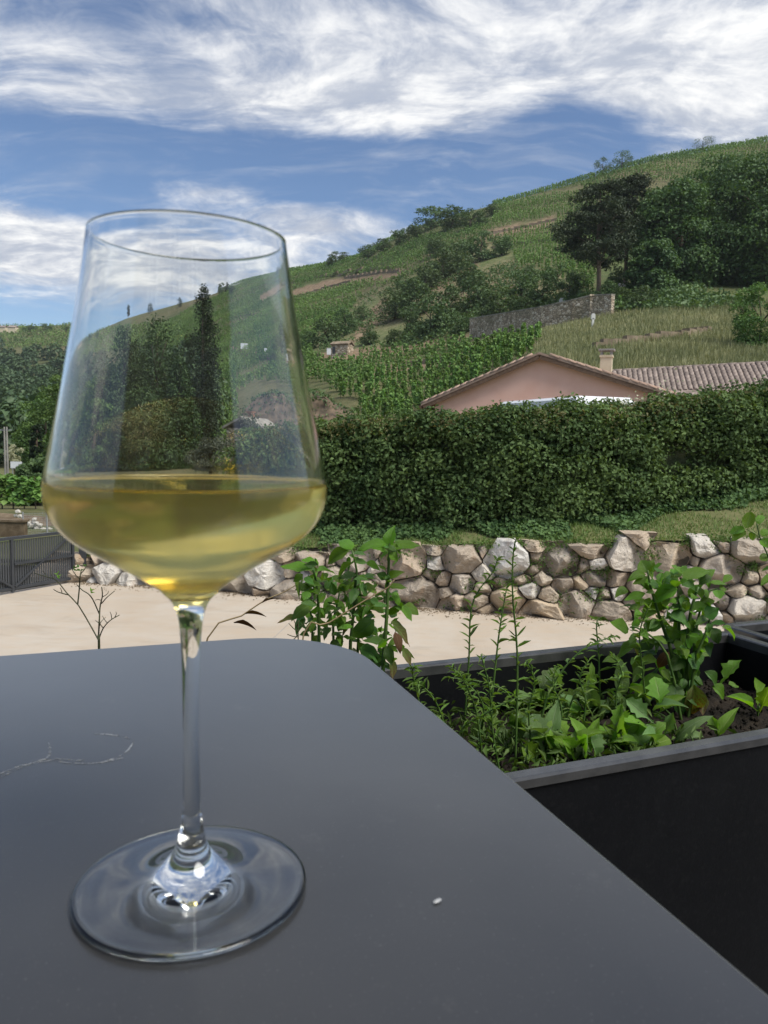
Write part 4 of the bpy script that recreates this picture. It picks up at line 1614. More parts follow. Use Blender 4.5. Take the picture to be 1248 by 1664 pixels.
# ------------------------------------------------------------------ boulder wall, bank and hedge
WB = np.array([(-6.95, 17.3, .55), (-4.4, 16.8, .85), (-2.0, 16.05, 1.05), (.24, 15.36, 1.22), (3.0, 14.78, 1.42), (4.7, 14.62, 1.52), (7.2, 14.3, 1.60), (10.0, 13.8, 1.65), (13.5, 13.2, 1.7)])
WS = catmull(WB, 400)
seg = np.linalg.norm(np.diff(WS[:, :2], axis=0), axis=1)
cum = np.concatenate([[0], np.cumsum(seg)])
WL = cum[-1]


def wall_at(u):
    u = min(max(u, 0), WL)
    i = min(int(np.searchsorted(cum, u)), len(cum) - 1)
    i = max(1, i)
    f = (u - cum[i - 1]) / (cum[i] - cum[i - 1])
    p = WS[i - 1] * (1 - f) + WS[i] * f
    tg = (WS[i] - WS[i - 1])[:2]
    tg = tg / np.linalg.norm(tg)
    return Vector((p[0], p[1], 0)), Vector((tg[0], tg[1], 0)), Vector((tg[1], -tg[0], 0)), p[2]   # point, along, outwards, height


bw = thing('boulder_wall', 'retaining wall of irregular brown and grey boulders around the yard', 'stone wall', (0, 0, 0))
# seeds thrown with different sizes; cells of a weighted diagram become stones
rs = random.Random(23)
seeds = []
tries = 0
while tries < 14000:
    tries += 1
    big = tries < 700
    rr = rs.uniform(.24, .38) if big else rs.uniform(.09, .22)
    u = rs.uniform(0, WL)
    h = wall_at(u)[3]
    v = rs.uniform(.02, h - .05)
    if rr > h * .36:
        rr = h * .36
    if all(math.hypot((u - a) * .76, v - b) > (rr + c) * .90 for a, b, c in seeds):
        seeds.append((u, v, rr))
print('boulders', len(seeds))


def cell(i):
    u, v, r0 = seeds[i]
    h = wall_at(u)[3]
    top = h + .07 * math.sin(u * 5.3) + .06 * math.sin(u * 2.1) + .05 * math.sin(i * 12.7)
    SU = .76
    u = u * SU
    poly = [(u - 1.0, -.06), (u + 1.0, -.06), (u + 1.0, top), (u - 1.0, top)]
    for j, (a, b, r1) in enumerate(seeds):
        a = a * SU
        if j == i or abs(a - u) > 1.6:
            continue
        dx, dy = a - u, b - v
        dd_ = dx * dx + dy * dy
        # power diagram boundary
        t = (dd_ + r0 * r0 - r1 * r1) / (2 * dd_)
        mx, my = u + dx * t, v + dy * t
        np_ = []
        for q in range(len(poly)):
            A0, A1 = poly[q], poly[(q + 1) % len(poly)]
            s0 = (A0[0] - mx) * dx + (A0[1] - my) * dy
            s1 = (A1[0] - mx) * dx + (A1[1] - my) * dy
            if s0 <= 0:
                np_.append(A0)
            if (s0 < 0 < s1) or (s1 < 0 < s0):
                f = s0 / (s0 - s1)
                np_.append((A0[0] + f * (A1[0] - A0[0]), A0[1] + f * (A1[1] - A0[1])))
        poly = np_
        if len(poly) < 3:
            return None
    return [(x / SU, y) for x, y in poly]


def boulder(poly, seed):
    r = random.Random(seed)
    n = len(poly)
    cx = sum(p[0] for p in poly) / n
    cy = sum(p[1] for p in poly) / n
    # resample the outline by angle, soften the corners, keep a joint all round
    per_ = []
    for q in range(n):
        a, b = poly[q], poly[(q + 1) % n]
        ln = math.hypot(b[0] - a[0], b[1] - a[1])
        for s in range(max(1, int(ln / .07))):
            f = s / max(1, int(ln / .07))
            per_.append((a[0] + f * (b[0] - a[0]), a[1] + f * (b[1] - a[1])))
    m = len(per_)
    off = Vector((r.random() * 50, r.random() * 50, 0))
    sm = []
    for q in range(m):
        w3 = ((-1, .10), (0, .80), (1, .10))
        ax = sum(per_[(q + k) % m][0] * w for k, w in w3)
        ay = sum(per_[(q + k) % m][1] * w for k, w in w3)
        jn = mnoise.noise(Vector((ax * 6, ay * 6, 0)) + off) * .03
        sm.append((ax + jn, ay + jn * .7))
    size = max(max(p[0] for p in sm) - min(p[0] for p in sm), max(p[1] for p in sm) - min(p[1] for p in sm))
    shrink = max(.90, 1 - .010 / max(.1, size / 2))
    o, al_, out_, h = wall_at(cx)
    bulge = min(.26, size * .36) * r.uniform(.7, 1.3)
    # the face of the stone is cut by a few tilted planes
    planes = [(r.uniform(-.35, .35), r.uniform(-.30, .30), 1.0)]
    for _ in range(r.randrange(3, 6)):
        a_r = r.uniform(0, 6.28)
        st = r.uniform(.6, 2.0)
        planes.append((math.cos(a_r) * st, math.sin(a_r) * st, r.uniform(.95, 1.6)))
    V, Fc = [], []
    rings = (1.03, 1.0, .975, .93, .85, .72, .52, .28)

    def depth(dx, dy, k):
        d_ = min(bulge * c_ + a_1 * dx + b_1 * dy for a_1, b_1, c_ in planes)
        edge = min(1.0, (1.0 - k) / .085) if k < 1 else 0.0
        edge = math.sqrt(max(0, 1 - (1 - edge) ** 2))
        return max(-.05, d_) * edge

    for qi, k in enumerate(rings):
        for (x, y) in sm:
            kk = min(1.0, k)
            dx, dy = (x - cx) * shrink * kk, (y - cy) * shrink * kk
            dep = depth(dx, dy, k) if qi else -.22
            nz = mnoise.noise(Vector((dx * 5, dy * 5, 1.0)) + off) * .04 * min(1.2, size / .6) + mnoise.noise(Vector((dx * 15, dy * 15, 2.0)) + off) * .022
            nz += .022 * abs(mnoise.noise(Vector((dx * 30, dy * 30, 3.0)) + off))
            V.append((dx + nz * .3, dy + nz * .3, dep + nz))
    V.append((0, 0, depth(0, 0, .1) + .055 * mnoise.noise(Vector((0, 0, 1.0)) + off) * min(1.2, size / .6)))
    for q in range(len(rings) - 1):
        for s in range(m):
            s2 = (s + 1) % m
            Fc.append((q * m + s, q * m + s2, (q + 1) * m + s2, (q + 1) * m + s))
    b = (len(rings) - 1) * m
    for s in range(m):
        Fc.append((b + s, b + (s + 1) % m, len(V) - 1))
    me = mesh_np('boulder', V, Fc, MAT['boulder'], False)
    e = ob('boulder', me, bw)
    bat = .16 * cy                                    # the face leans back
    Mx = Matrix((al_, Vector((0, 0, 1)), out_)).transposed().to_4x4()
    Mx.translation = o + out_ * (-bat + r.uniform(-.05, .05)) + Vector((0, 0, cy))
    e.matrix_local = Mx
    return e


for i in range(len(seeds)):
    c = cell(i)
    if c is None:
        continue
    ar = 0.5 * abs(sum(c[q][0] * c[(q + 1) % len(c)][1] - c[(q + 1) % len(c)][0] * c[q][1] for q in range(len(c))))
    if ar > .006:
        boulder(c, 1000 + i)
# earth behind the joints
V, Fc = [], []
nq = 120
for q in range(nq + 1):
    o, al_, out_, h = wall_at(WL * q / nq)
    for (dz, db) in ((-.2, -.06), (h - .06, -.08 - .16 * h), (h - .05, -.9)):
        p = o + out_ * db
        V.append((p.x, p.y, dz))
for q in range(nq):
    for s in range(2):
        Fc.append((q * 3 + s, (q + 1) * 3 + s, (q + 1) * 3 + s + 1, q * 3 + s + 1))
ob('earth_core', mesh_np('earth_core', V, Fc, MAT['backfill'], True), bw)
# weeds in the joints
Cc, Nc = [], []
for q in range(210):
    u = rs.uniform(2.5, WL)
    o, al_, out_, h = wall_at(u)
    v = rs.uniform(.05, h) if rs.random() < .55 else h - rs.uniform(0, .1)
    p = o + out_ * (.06 - .16 * v) + Vector((0, 0, v))
    sp_ = rs.uniform(.05, .14)
    for s in range(46):
        Cc.append((p.x + rs.gauss(0, sp_ * 1.3), p.y + rs.gauss(0, .05), p.z + rs.gauss(0, sp_ * .7)))
        Nc.append((rs.gauss(0, 1), rs.gauss(-.6, 1), rs.gauss(.6, 1)))
v, f = leaf_quads(np.array(Cc), np.array(Nc), .055, .5, 4)
tag(ob('joint_weeds', mesh_np('joint_weeds', v, f, MAT['weed_leaf']), bw), None, None, None, 'stuff')

# gravel, earth and litter swept against the foot of the wall
Cc, Sz = [], []
for q in range(5200):
    o, al_, out_, h = wall_at(rs.uniform(0, WL))
    p = o + out_ * (.02 + abs(rs.gauss(0, .16)) + (.5 * rs.random() if rs.random() < .1 else 0))
    Cc.append((p.x, p.y, .004))
    Sz.append(rs.uniform(.006, .026))
Cc, Sz = np.array(Cc), np.array(Sz)
D = np.array([(1, 0, 0), (-.5, .8, 0), (-.5, -.8, 0), (0, 0, .9)])
Vc = (Cc[:, None, :] + D[None] * Sz[:, None, None] * rng.uniform(.6, 1.3, (len(Cc), 4, 1))).reshape(-1, 3)
Fc = (np.arange(len(Cc))[:, None, None] * 4 + np.array([[0, 1, 3], [1, 2, 3], [2, 0, 3]])[None]).reshape(-1, 3)
tag(ob('wall_foot_gravel', mesh_np('wall_foot_gravel', Vc, Fc, MAT['earth'])), 'gravel and earth along the foot of the boulder wall', 'gravel', None, 'stuff')

# hedge line and the sloping bank between wall and hedge
HB = np.array([(-5.6, 18.6, 1.0), (-3.1, 17.9, 1.10), (-.9, 17.1, 1.24), (1.6, 16.4, 1.42), (3.6, 16.1, 1.58), (5.7, 16.7, 1.84), (8.5, 17.2, 2.54), (12.0, 17.6, 3.0), (16, 18, 3.3)])
HT = np.array([3.45, 3.55, 3.78, 3.95, 4.12, 4.30, 4.78, 5.2, 5.4]) - .24
HS = catmull(np.column_stack([HB, HT]), 300)
V, Fc = [], []
nq, nr = 150, 12
for q in range(nq + 1):
    t = q / nq
    o, al_, out_, h = wall_at(WL * t)
    a = o + out_ * (-.16 * h - .02) + Vector((0, 0, h - .03))
    hb = HS[int(t * 299)]
    b = Vector((hb[0], hb[1], hb[2]))
    for s in range(nr + 1):
        f = s / nr
        p = a.lerp(b, f)
        p.z += .10 * math.sin(f * math.pi) + .05 * mnoise.noise(p * 1.3)
        V.append(p)
    bb = b + Vector((0, 3.0, .3))
    V.append(bb)
nr += 1
for q in range(nq):
    for s in range(nr):
        Fc.append((q * (nr + 1) + s, (q + 1) * (nr + 1) + s, (q + 1) * (nr + 1) + s + 1, q * (nr + 1) + s + 1))
bank_me = mesh_np('grass_bank', V, Fc, MAT['lawn'], True)
tag(ob('grass_bank', bank_me), 'sloping grass bank above the boulder wall', None, None, 'structure')
BB_ = BVHTree.FromPolygons([tuple(p) for p in V], Fc)
# grass on it
G = []
while len(G) < 26000:
    t, f = rs.random(), rs.random()
    o, al_, out_, h = wall_at(WL * t)
    hb = HS[int(t * 299)]
    a = o + out_ * (-.16 * h)
    p = Vector((a.x, a.y, 0)).lerp(Vector((hb[0], hb[1], 0)), f)
    hit = BB_.ray_cast(Vector((p.x, p.y, 20)), Vector((0, 0, -1)))[0]
    if hit is None:
        G.append((p.x, p.y, h))
        continue
    if mnoise.noise(hit * .9) < -.38 and rs.random() < .8:
        continue
    G.append(tuple(hit))
G = np.array(G)
nb = len(G)
hgt = rng.uniform(.03, .11, nb)
a = rng.uniform(0, 6.28, nb)
wv = np.column_stack([np.cos(a), np.sin(a), 0 * a]) * .010
tip = G + np.column_stack([rng.normal(scale=.035, size=(nb, 2)), hgt])
Vg = np.stack([G - wv, G + wv, tip], 1).reshape(-1, 3)
tag(ob('bank_grass', mesh_np('bank_grass', Vg, np.arange(nb * 3).reshape(-1, 3), MAT['lawn_blade'])), 'short grass on the bank above the boulder wall', 'grass', None, 'stuff')


def hedge_shape(t, v, w):
    """t along, v 0..1 up, w depth outwards from the middle line"""
    i = min(298.999, t * 299)
    k = int(i)
    f = i - k
    p = HS[k] * (1 - f) + HS[k + 1] * f
    d = (HS[k + 1] - HS[k])[:2]
    d = d / np.linalg.norm(d)
    out = np.array([d[1], -d[0]])
    z = p[2] + (p[3] - p[2]) * v
    q = p[:2] + out * w
    return np.array([q[0], q[1], z])


hd = thing('clipped_hedge', 'long dense dark green hedge behind the boulder wall', 'hedge', (0, 0, 0))
hl = []
for q in range(520):
    t = .11 + .89 * rs.random()
    v_ = rs.random()
    if q < 150:
        v_ = rs.uniform(.86, 1.0)
        c = hedge_shape(t, v_, rs.uniform(-.9, .2))
        r_h = rs.uniform(.22, .48)
    else:
        c = hedge_shape(t, v_ * .93, rs.uniform(-.05, .22) - .25 * max(0, v_ - .75))
        r_h = rs.uniform(.24, .50)
    hl.append((tuple(c), (r_h * 1.2, r_h, r_h * .85)))
for q in range(30):
    t = .12 + .88 * (q + rs.random()) / 30
    v_ = rs.uniform(.2, .98)
    c = hedge_shape(t, v_, rs.uniform(.0, .3) if v_ < .8 else rs.uniform(-.3, .1))
    r_h = rs.uniform(.42, .68)
    hl.append((tuple(c), (r_h * 1.3, r_h * .8, r_h * .8)))
for q in range(95):
    c = hedge_shape(.11 + .89 * rs.random(), rs.uniform(.98, 1.07), rs.uniform(-.6, .25))
    r_h = rs.uniform(.12, .34)
    hl.append((tuple(c), (r_h * 1.3, r_h, r_h)))
Cc, Nc = lobes_points(hl, 140000, 91, .5)
v, f = leaf_quads(Cc, Nc, .092, .62, 12)
ob('foliage', mesh_np('foliage', v, f, MAT['hedge_leaf']), hd)
# woody inside
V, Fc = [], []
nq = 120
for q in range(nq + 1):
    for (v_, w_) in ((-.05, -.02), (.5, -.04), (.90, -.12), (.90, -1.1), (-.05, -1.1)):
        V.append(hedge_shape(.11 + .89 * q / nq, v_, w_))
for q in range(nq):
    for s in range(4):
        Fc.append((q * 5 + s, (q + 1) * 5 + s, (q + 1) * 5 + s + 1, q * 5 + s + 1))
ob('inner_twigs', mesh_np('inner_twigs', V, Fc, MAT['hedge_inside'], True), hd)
# reddish and pale new shoots along the top
Cc, Nc = [], []
for q in range(5200):
    t = .11 + .89 * rs.random()
    dens = mnoise.noise(Vector((t * 17, 0, 4.4)))
    if dens < -.05 and rs.random() < .8:
        continue
    v_ = 1.0 - abs(rs.gauss(0, .10)) + .09
    Cc.append(hedge_shape(t, v_, rs.uniform(-.5, .55)))
    Nc.append((rs.gauss(0, 1), rs.gauss(-.4, 1), rs.gauss(.6, 1)))
v, f = leaf_quads(np.array(Cc), np.array(Nc), .08, .5, 14)
tag(ob('new_shoots', mesh_np('new_shoots', v, f, MAT['hedge_tip']), hd), None, None, None, 'stuff')
Cc, Nc = [], []
for (px, py, sx, sy, k) in ((1085, 668, 10, 24, 260), (1062, 655, 20, 8, 160), (1010, 655, 16, 5, 110), (690, 690, 20, 6, 60), (960, 662, 20, 7, 80)):
    for q in range(k):
        p = at_y(px + rs.gauss(0, sx), py + rs.gauss(0, sy), 16.75 + rs.gauss(0, .12) - (0 if px < 900 else -.1))
        Cc.append(p)
        Nc.append((rs.gauss(0, 1), rs.gauss(-.8, 1), rs.gauss(.6, 1)))
v, f = leaf_quads(np.array(Cc), np.array(Nc), .06, .7, 15)
tag(ob('pale_flowers', mesh_np('pale_flowers', v, f, MAT['pale_blossom']), hd), None, None, None, 'stuff')
# ivy creeping out of the hedge onto the bank
Cc, Nc = [], []
while len(Cc) < 26000:
    t = rs.random() ** .9
    w_ = abs(rs.gauss(0, .42)) + .25
    p = hedge_shape(t, 0, w_)
    hit = BB_.ray_cast(Vector((p[0], p[1], 20)), Vector((0, 0, -1)))[0]
    if hit is None or mnoise.noise(hit * 1.1) + .45 < (w_ - .25) * .8:
        continue
    Cc.append((hit.x, hit.y, hit.z + .03 + abs(rs.gauss(0, .07)) * max(.2, 1.4 - w_)))
    Nc.append((rs.gauss(0, .7), rs.gauss(-.5, .7), 1))
v, f = leaf_quads(np.array(Cc), np.array(Nc), .085, .8, 16)
tag(ob('ivy_cover', mesh_np('ivy_cover', v, f, MAT['ivy_leaf'])), 'ivy creeping over the bank at the foot of the hedge', 'ivy', None, 'stuff')
# grey leaved shrub seen through the glass, before the small house
p = at_y(425, 792, 24)
k = 24 / F
for i, (px, w_, h_, lab) in enumerate([(415, 120, 112, 'grey green feathery shrub seen through the right of the glass'), (470, 90, 95, 'grey green shrub between the glass and the hedge'), (345, 80, 85, 'low silvery shrub under the tall cypress, seen through the glass')]):
    p = at_y(px, 790, 23 + i)
    lb = random_lobes(w_ * k, w_ * k, h_ * k, 0, 26, 740 + i, 'round', .2, .34)
    make_tree('grey_shrub', lab, 'shrub', (p.x, p.y, p.z - .1), crown_mesh('crown', lb, 5200, .11, 'grey_leaf', 745 + i, .35, .6),
              trunk_mesh('trunk', [(0, 0, -1.2), (0, 0, .5), (0, 0, 1.0)], [.08, .06, .03], lb, 'bark', 14, i), 'grey shrubs seen through the glass')

# ------------------------------------------------------------------ left: gate, fence, roadside
ga, gb = Vector((-6.98, 17.22, 0)), Vector((-9.4, 13.0, 0))
gate = thing('driveway_gate', 'dark grey metal driveway gate with vertical bars at the left edge', 'gate', tuple(ga))
gd = (gb - ga).normalized()
gate.rotation_euler = (0, 0, math.atan2(gd.y, gd.x))
GH = 1.16
fr = MB()
GL = 4.9
for x in (.06, 1.55, 3.05, 4.7):
    fr.box((x, 0, GH / 2 + .03), (.06, .06, GH))
fr.box((GL / 2 - .05, 0, GH), (GL - .1, .07, .06)).box((GL / 2 - .05, 0, .10), (GL - .1, .062, .06))
fr.build('frame', MAT['gate_paint'], gate)
for x0, x1, up_ in ((.1, 1.52, 0), (1.58, 3.02, 1), (3.08, 4.66, 0)):
    z0, z1 = (GH - .05, .14) if not up_ else (.14, GH - .05)
    ln = math.hypot(x1 - x0, z1 - z0)
    MB().box(((x0 + x1) / 2, .045, (z0 + z1) / 2), (ln, .03, .04), Matrix.Rotation(-math.atan2(z1 - z0, x1 - x0), 3, 'Y')).build('brace', MAT['gate_paint'], gate)
MB().box((.8, .042, .62), (1.45, .03, .045)).build('middle_rail', MAT['gate_paint'], gate)
bar = MB().box((0, 0, GH / 2 + .02), (.034, .018, GH - .15)).mesh('bar', MAT['gate_bar'])
for i in range(82):
    ob('bar', bar, gate, (.12 + i * .056, -.012, 0))
gp = thing('gate_post', 'dark square gate post beside the left end of the boulder wall', 'post', (-6.86, 17.42, 0))
MB().box((0, 0, .6), (.16, .16, 1.25)).build('post', MAT['gate_paint'], gp)
MB().box((0, 0, 1.245), (.19, .19, .04)).build('cap', MAT['gate_paint'], gp)
MB().box((-.05, -.12, .95), (.05, .08, .18)).build('hinge', MAT['gate_paint'], gp)

# mesh fence on posts behind the gate
fp0, fp1 = at_y(38, 872, 24), at_y(132, 868, 25.5)
fn = thing('mesh_fence', 'grey wire mesh fence with thin posts behind the gate', 'fence', tuple(fp0))
dv = fp1 - fp0
for i in range(5):
    q = dv * (i / 4 * 1.6)
    MB().tube([(q.x, q.y, -.3), (q.x, q.y, .78)], .025, 6).build('post', MAT['galvanised'], fn)
mb = MB()
for i in range(12):
    z = .04 + i * .062
    mb.tube([(0, 0, z), tuple(dv * 1.6 + Vector((0, 0, z)))], .0035, 3, False)
for i in range(60):
    q = dv * (1.6 * i / 59)
    mb.tube([(q.x, q.y, .03), (q.x, q.y, .74)], .0035, 3, False)
tag(mb.build('wire_mesh', MAT['galvanised'], fn), None, None, None, 'stuff')
# low wall behind
q = at_y(8, 888, 23)
t = thing('garden_wall', 'low beige garden wall at the left edge behind the gate', 'wall', (q.x, q.y, q.z))
MB().box((-1.0, .3, .25), (3.0, .25, .95)).build('masonry', MAT['earth'], t)
MB().box((-1.0, .3, .755), (3.1, .32, .06)).build('coping', MAT['earth'], t)
# tumbled white stones
for i in range(34):
    f = rs.random()
    px = 28 + f * 66 + rs.gauss(0, 2)
    py = 842 + f * 30 + rs.gauss(0, 4)
    y = 25.6
    p = at_y(px, py, y)
    r = random.Random(2000 + i)
    sz = r.uniform(.06, .15)
    mb = MB()
    Vv = []
    import bmesh
    bm = bmesh.new()
    bmesh.ops.create_icosphere(bm, subdivisions=1, radius=sz)
    for vt in bm.verts:
        vt.co *= 1 + .35 * mnoise.noise(vt.co * 9 + Vector((i * 3, 0, 0)))
        vt.co.z *= .7
    me = bpy.data.meshes.new('white_stone')
    bm.to_mesh(me)
    bm.free()
    me.materials.append(MAT['white_rock'])
    o = ob('white_stone', me, None, p)
    tag(o, 'white stone of the tumbled heap beyond the gate', 'stone', 'white stones heaped beyond the gate')
# earth slope they lie on
V = [at_y(-40, 868, 25.5), at_y(140, 880, 25.5), at_y(140, 850, 27.5), at_y(60, 838, 27.5), at_y(-40, 830, 27.5)]
V2 = [p - Vector((0, 0, .6)) for p in V]
mb = MB().add(V + V2, [(0, 1, 2, 3, 4), (0, 5, 6, 1), (4, 3, 8, 9)])
tag(mb.build('earth_slope', MAT['earth']), 'earth slope beyond the gate', None, None, 'structure')

# garden vines in rows, left edge
for i, (px, py, y) in enumerate([(x + dx, yy, d) for (yy, d, dx) in ((832, 36, 0), (816, 41, 9), (803, 47, 4), (793, 53, 12)) for x in (-14, 4, 22, 40, 58)]):
    p = at_y(px, py, y)
    p.z = ground(p.x, p.y) or p.z
    t = thing('garden_vine', 'bright green vine in the short rows at the left edge', 'vine', p, 'garden vines at the left edge')
    t.rotation_euler = (0, 0, rnd.uniform(0, 6))
    t.scale = (1.15, 1.15, .78)
    ob('foliage', vine_me[i % 5], t)
    ob('stake', stake_me, t)
# twin electricity poles
for px, lab in ((9, 'left one of two slim grey poles at the left edge'), (13, 'right one of two slim grey poles at the left edge')):
    p = at_y(px, 770, 62)
    t = thing('utility_pole', lab, 'pole', p, 'poles at the left edge')
    H_ = 76 * 62 / F
    MB().tube([(0, 0, -.8), (0, 0, H_)], [.09, .06], 7).build('mast', MAT['concrete_grey'], t)
    MB().box((0, 0, H_ - .25), (.75, .07, .08)).build('crossarm', MAT['galvanised'], t)
p = at_y(27, 777, 58)
t = thing('roadside_board', 'small pale board on posts beside the poles at the left edge', 'sign', p)
MB().box((0, 0, 1.0), (.85, .06, .5)).build('panel', MAT['sign_white'], t)
for s in (-1, 1):
    MB().box((s * .3, .05, .3), (.07, .07, 1.3)).build('post', MAT['galvanised'], t)
p = at_y(24, 760, 64)
lb = random_lobes(30 * 64 / F, 1.5, 30 * 64 / F, .3, 14, 801, 'round', .25, .4)
make_tree('flowering_shrub', 'pale blossoming shrub beside the poles at the left edge', 'shrub', p, crown_mesh('crown', lb, 1400, .13, 'pale_blossom', 802),
          trunk_mesh('trunk', [(0, 0, -.6), (0, 0, .5), (0, 0, 1.0)], [.06, .05, .03], lb, 'bark', 6, 3))
# buildings on the far plateau
for px, ww, lab in ((4, 14, 'long pale farm building on the far left ridge'), (22, 12, 'small pale house beside the farm on the far left ridge')):
    p = hill_loc(px, 540, .5)
    k = p.y / F
    t = thing('farm_building', lab, 'building', p, 'buildings on the far left ridge')
    MB().box((0, 0, 2.0), (ww * k, 7, 5)).build('wall', MAT['cream_render'], t)
    mb = MB()
    for s in (-1, 1):
        mb.box((0, s * 1.9, 5.1), (ww * k * 1.06, 4.4, .3), Matrix.Rotation(-s * .42, 3, 'X'))
    mb.build('roof', MAT['tile_clay'], t)
for i, (px, w_, h_) in enumerate([(52, 20, 9), (76, 22, 11), (110, 12, 7), (40, 12, 6)]):
    p = hill_loc(px, 538, .3)
    k = p.y / F
    make_tree('plateau_tree', 'small dark tree on the far left ridge', 'tree', p, bush_crowns[i], bush_trunks[i], 'small trees on the far left ridge', i, (w_ * k / 2.1, w_ * k / 2.1, h_ * k / 1.75))

# ------------------------------------------------------------------ terrace, table
TT = EYE - .1676          # table top
FLOOR = TT - .74
mb = MB()
mb.prism([(-9, -7), (12, -7), (12, 1.72), (-9, 1.72)], FLOOR - .25, FLOOR)
tag(mb.build('terrace', MAT['terrace_paving']), 'paved terrace under the table and planters', None, None, 'structure')
mb = MB()
mb.prism([(-8.9, -6.9), (11.9, -6.9), (11.9, 1.6), (-8.9, 1.6)], -.3, FLOOR - .252)
tag(mb.build('terrace_base', MAT['render_white']), 'rendered base wall of the terrace', None, None, 'structure')

bd = thing('terrace_building', 'ochre building with tall windows at the back of the terrace', 'building', (1.0, -6.2, FLOOR))
surface('ochre_render', (.13, .10, .075), (.17, .135, .10), 1.5, .9, bump=.1)
surface('window_pane', (.02, .024, .028), (.03, .034, .038), 1, .06, spec=.5)
holes = [(-5.2, .05, 1.3, 2.3), (-2.6, .05, 1.3, 2.3), (0.0, .05, 1.3, 2.3), (2.6, .05, 1.3, 2.3), (5.2, .05, 1.3, 2.3), (-4.0, 3.4, 1.1, 1.5), (-1.2, 3.4, 1.1, 1.5), (1.6, 3.4, 1.1, 1.5), (4.4, 3.4, 1.1, 1.5)]
MB().box((0, -2.5, 3.2), (15, 5, 6.4)).build('wall', MAT['ochre_render'], bd)
MB().box((0, -2.4, 6.5), (16, 6, .22)).build('eaves', MAT['timber'], bd)
for x, z, w_, h_ in holes:
    wn = MB().box((x, .03, z + h_ / 2), (w_ + .12, .06, h_ + .12)).build('window', MAT['render_white'], bd)
    for s_ in (-1, 1):
        MB().box((x + s_ * w_ / 4, .065, z + h_ / 2), (w_ / 2 - .05, .012, h_ - .08)).build('pane', MAT['window_pane'], wn)

ta = math.radians(20.3)
tdir, ndir = Vector((math.cos(ta), math.sin(ta), 0)), Vector((-math.sin(ta), math.cos(ta), 0))
t0_, t1_, n0_, n1_ = -.72, .1904, -.36, .625
ctr = tdir * ((t0_ + t1_) / 2) + ndir * ((n0_ + n1_) / 2)
table = thing('bistro_table', 'matt dark grey metal table with rounded corner in the foreground', 'table', (ctr.x, ctr.y, FLOOR))
table.rotation_euler = (0, 0, ta)
hw, hh, rr = (t1_ - t0_) / 2, (n1_ - n0_) / 2, .088


def rrect(inset, z, seg=14):
    r = rr - inset
    out = []
    for cx, cy, a0 in ((hw - rr, hh - rr, 0), (-(hw - rr), hh - rr, 90), (-(hw - rr), -(hh - rr), 180), (hw - rr, -(hh - rr), 270)):
        for i in range(seg + 1):
            a = math.radians(a0 + 90 * i / seg)
            out.append((cx + r * math.cos(a), cy + r * math.sin(a), z))
    return out


top = .74
prof = [(.02, top - .020), (.0015, top - .019), (0, top - .0175), (0, top - .0018), (.0005, top - .0006), (.0018, top)]
V, Fc = [], []
for ins, z in prof:
    V += rrect(ins, z)
m_ = len(rrect(0, 0))
for q in range(len(prof) - 1):
    for s in range(m_):
        s2 = (s + 1) % m_
        Fc.append((q * m_ + s, q * m_ + s2, (q + 1) * m_ + s2, (q + 1) * m_ + s))
Fc.append(tuple(range(m_))[::-1])
Fc.append(tuple((len(prof) - 1) * m_ + s for s in range(m_)))
tp = ob('top', mesh_np('top', V, Fc, MAT['table_coating']), table)
for sx in (-1, 1):
    for sy in (-1, 1):
        MB().tube([(sx * (hw - .09), sy * (hh - .09), .01), (sx * (hw - .11), sy * (hh - .11), top - .02)], .018, 10).build('leg', MAT['gate_paint'], table)
        MB().tube([(sx * (hw - .09), sy * (hh - .09), 0), (sx * (hw - .09), sy * (hh - .09), .012)], .022, 10).build('foot_cap', MAT['black_rubber'], table)
for s in (-1, 1):
    MB().box((0, s * (hh - .1), top - .04), (2 * (hw - .11), .02, .035)).build('apron', MAT['gate_paint'], table)
    MB().box((s * (hw - .1), 0, top - .04), (.02, 2 * (hh - .11), .035)).build('apron', MAT['gate_paint'], table)
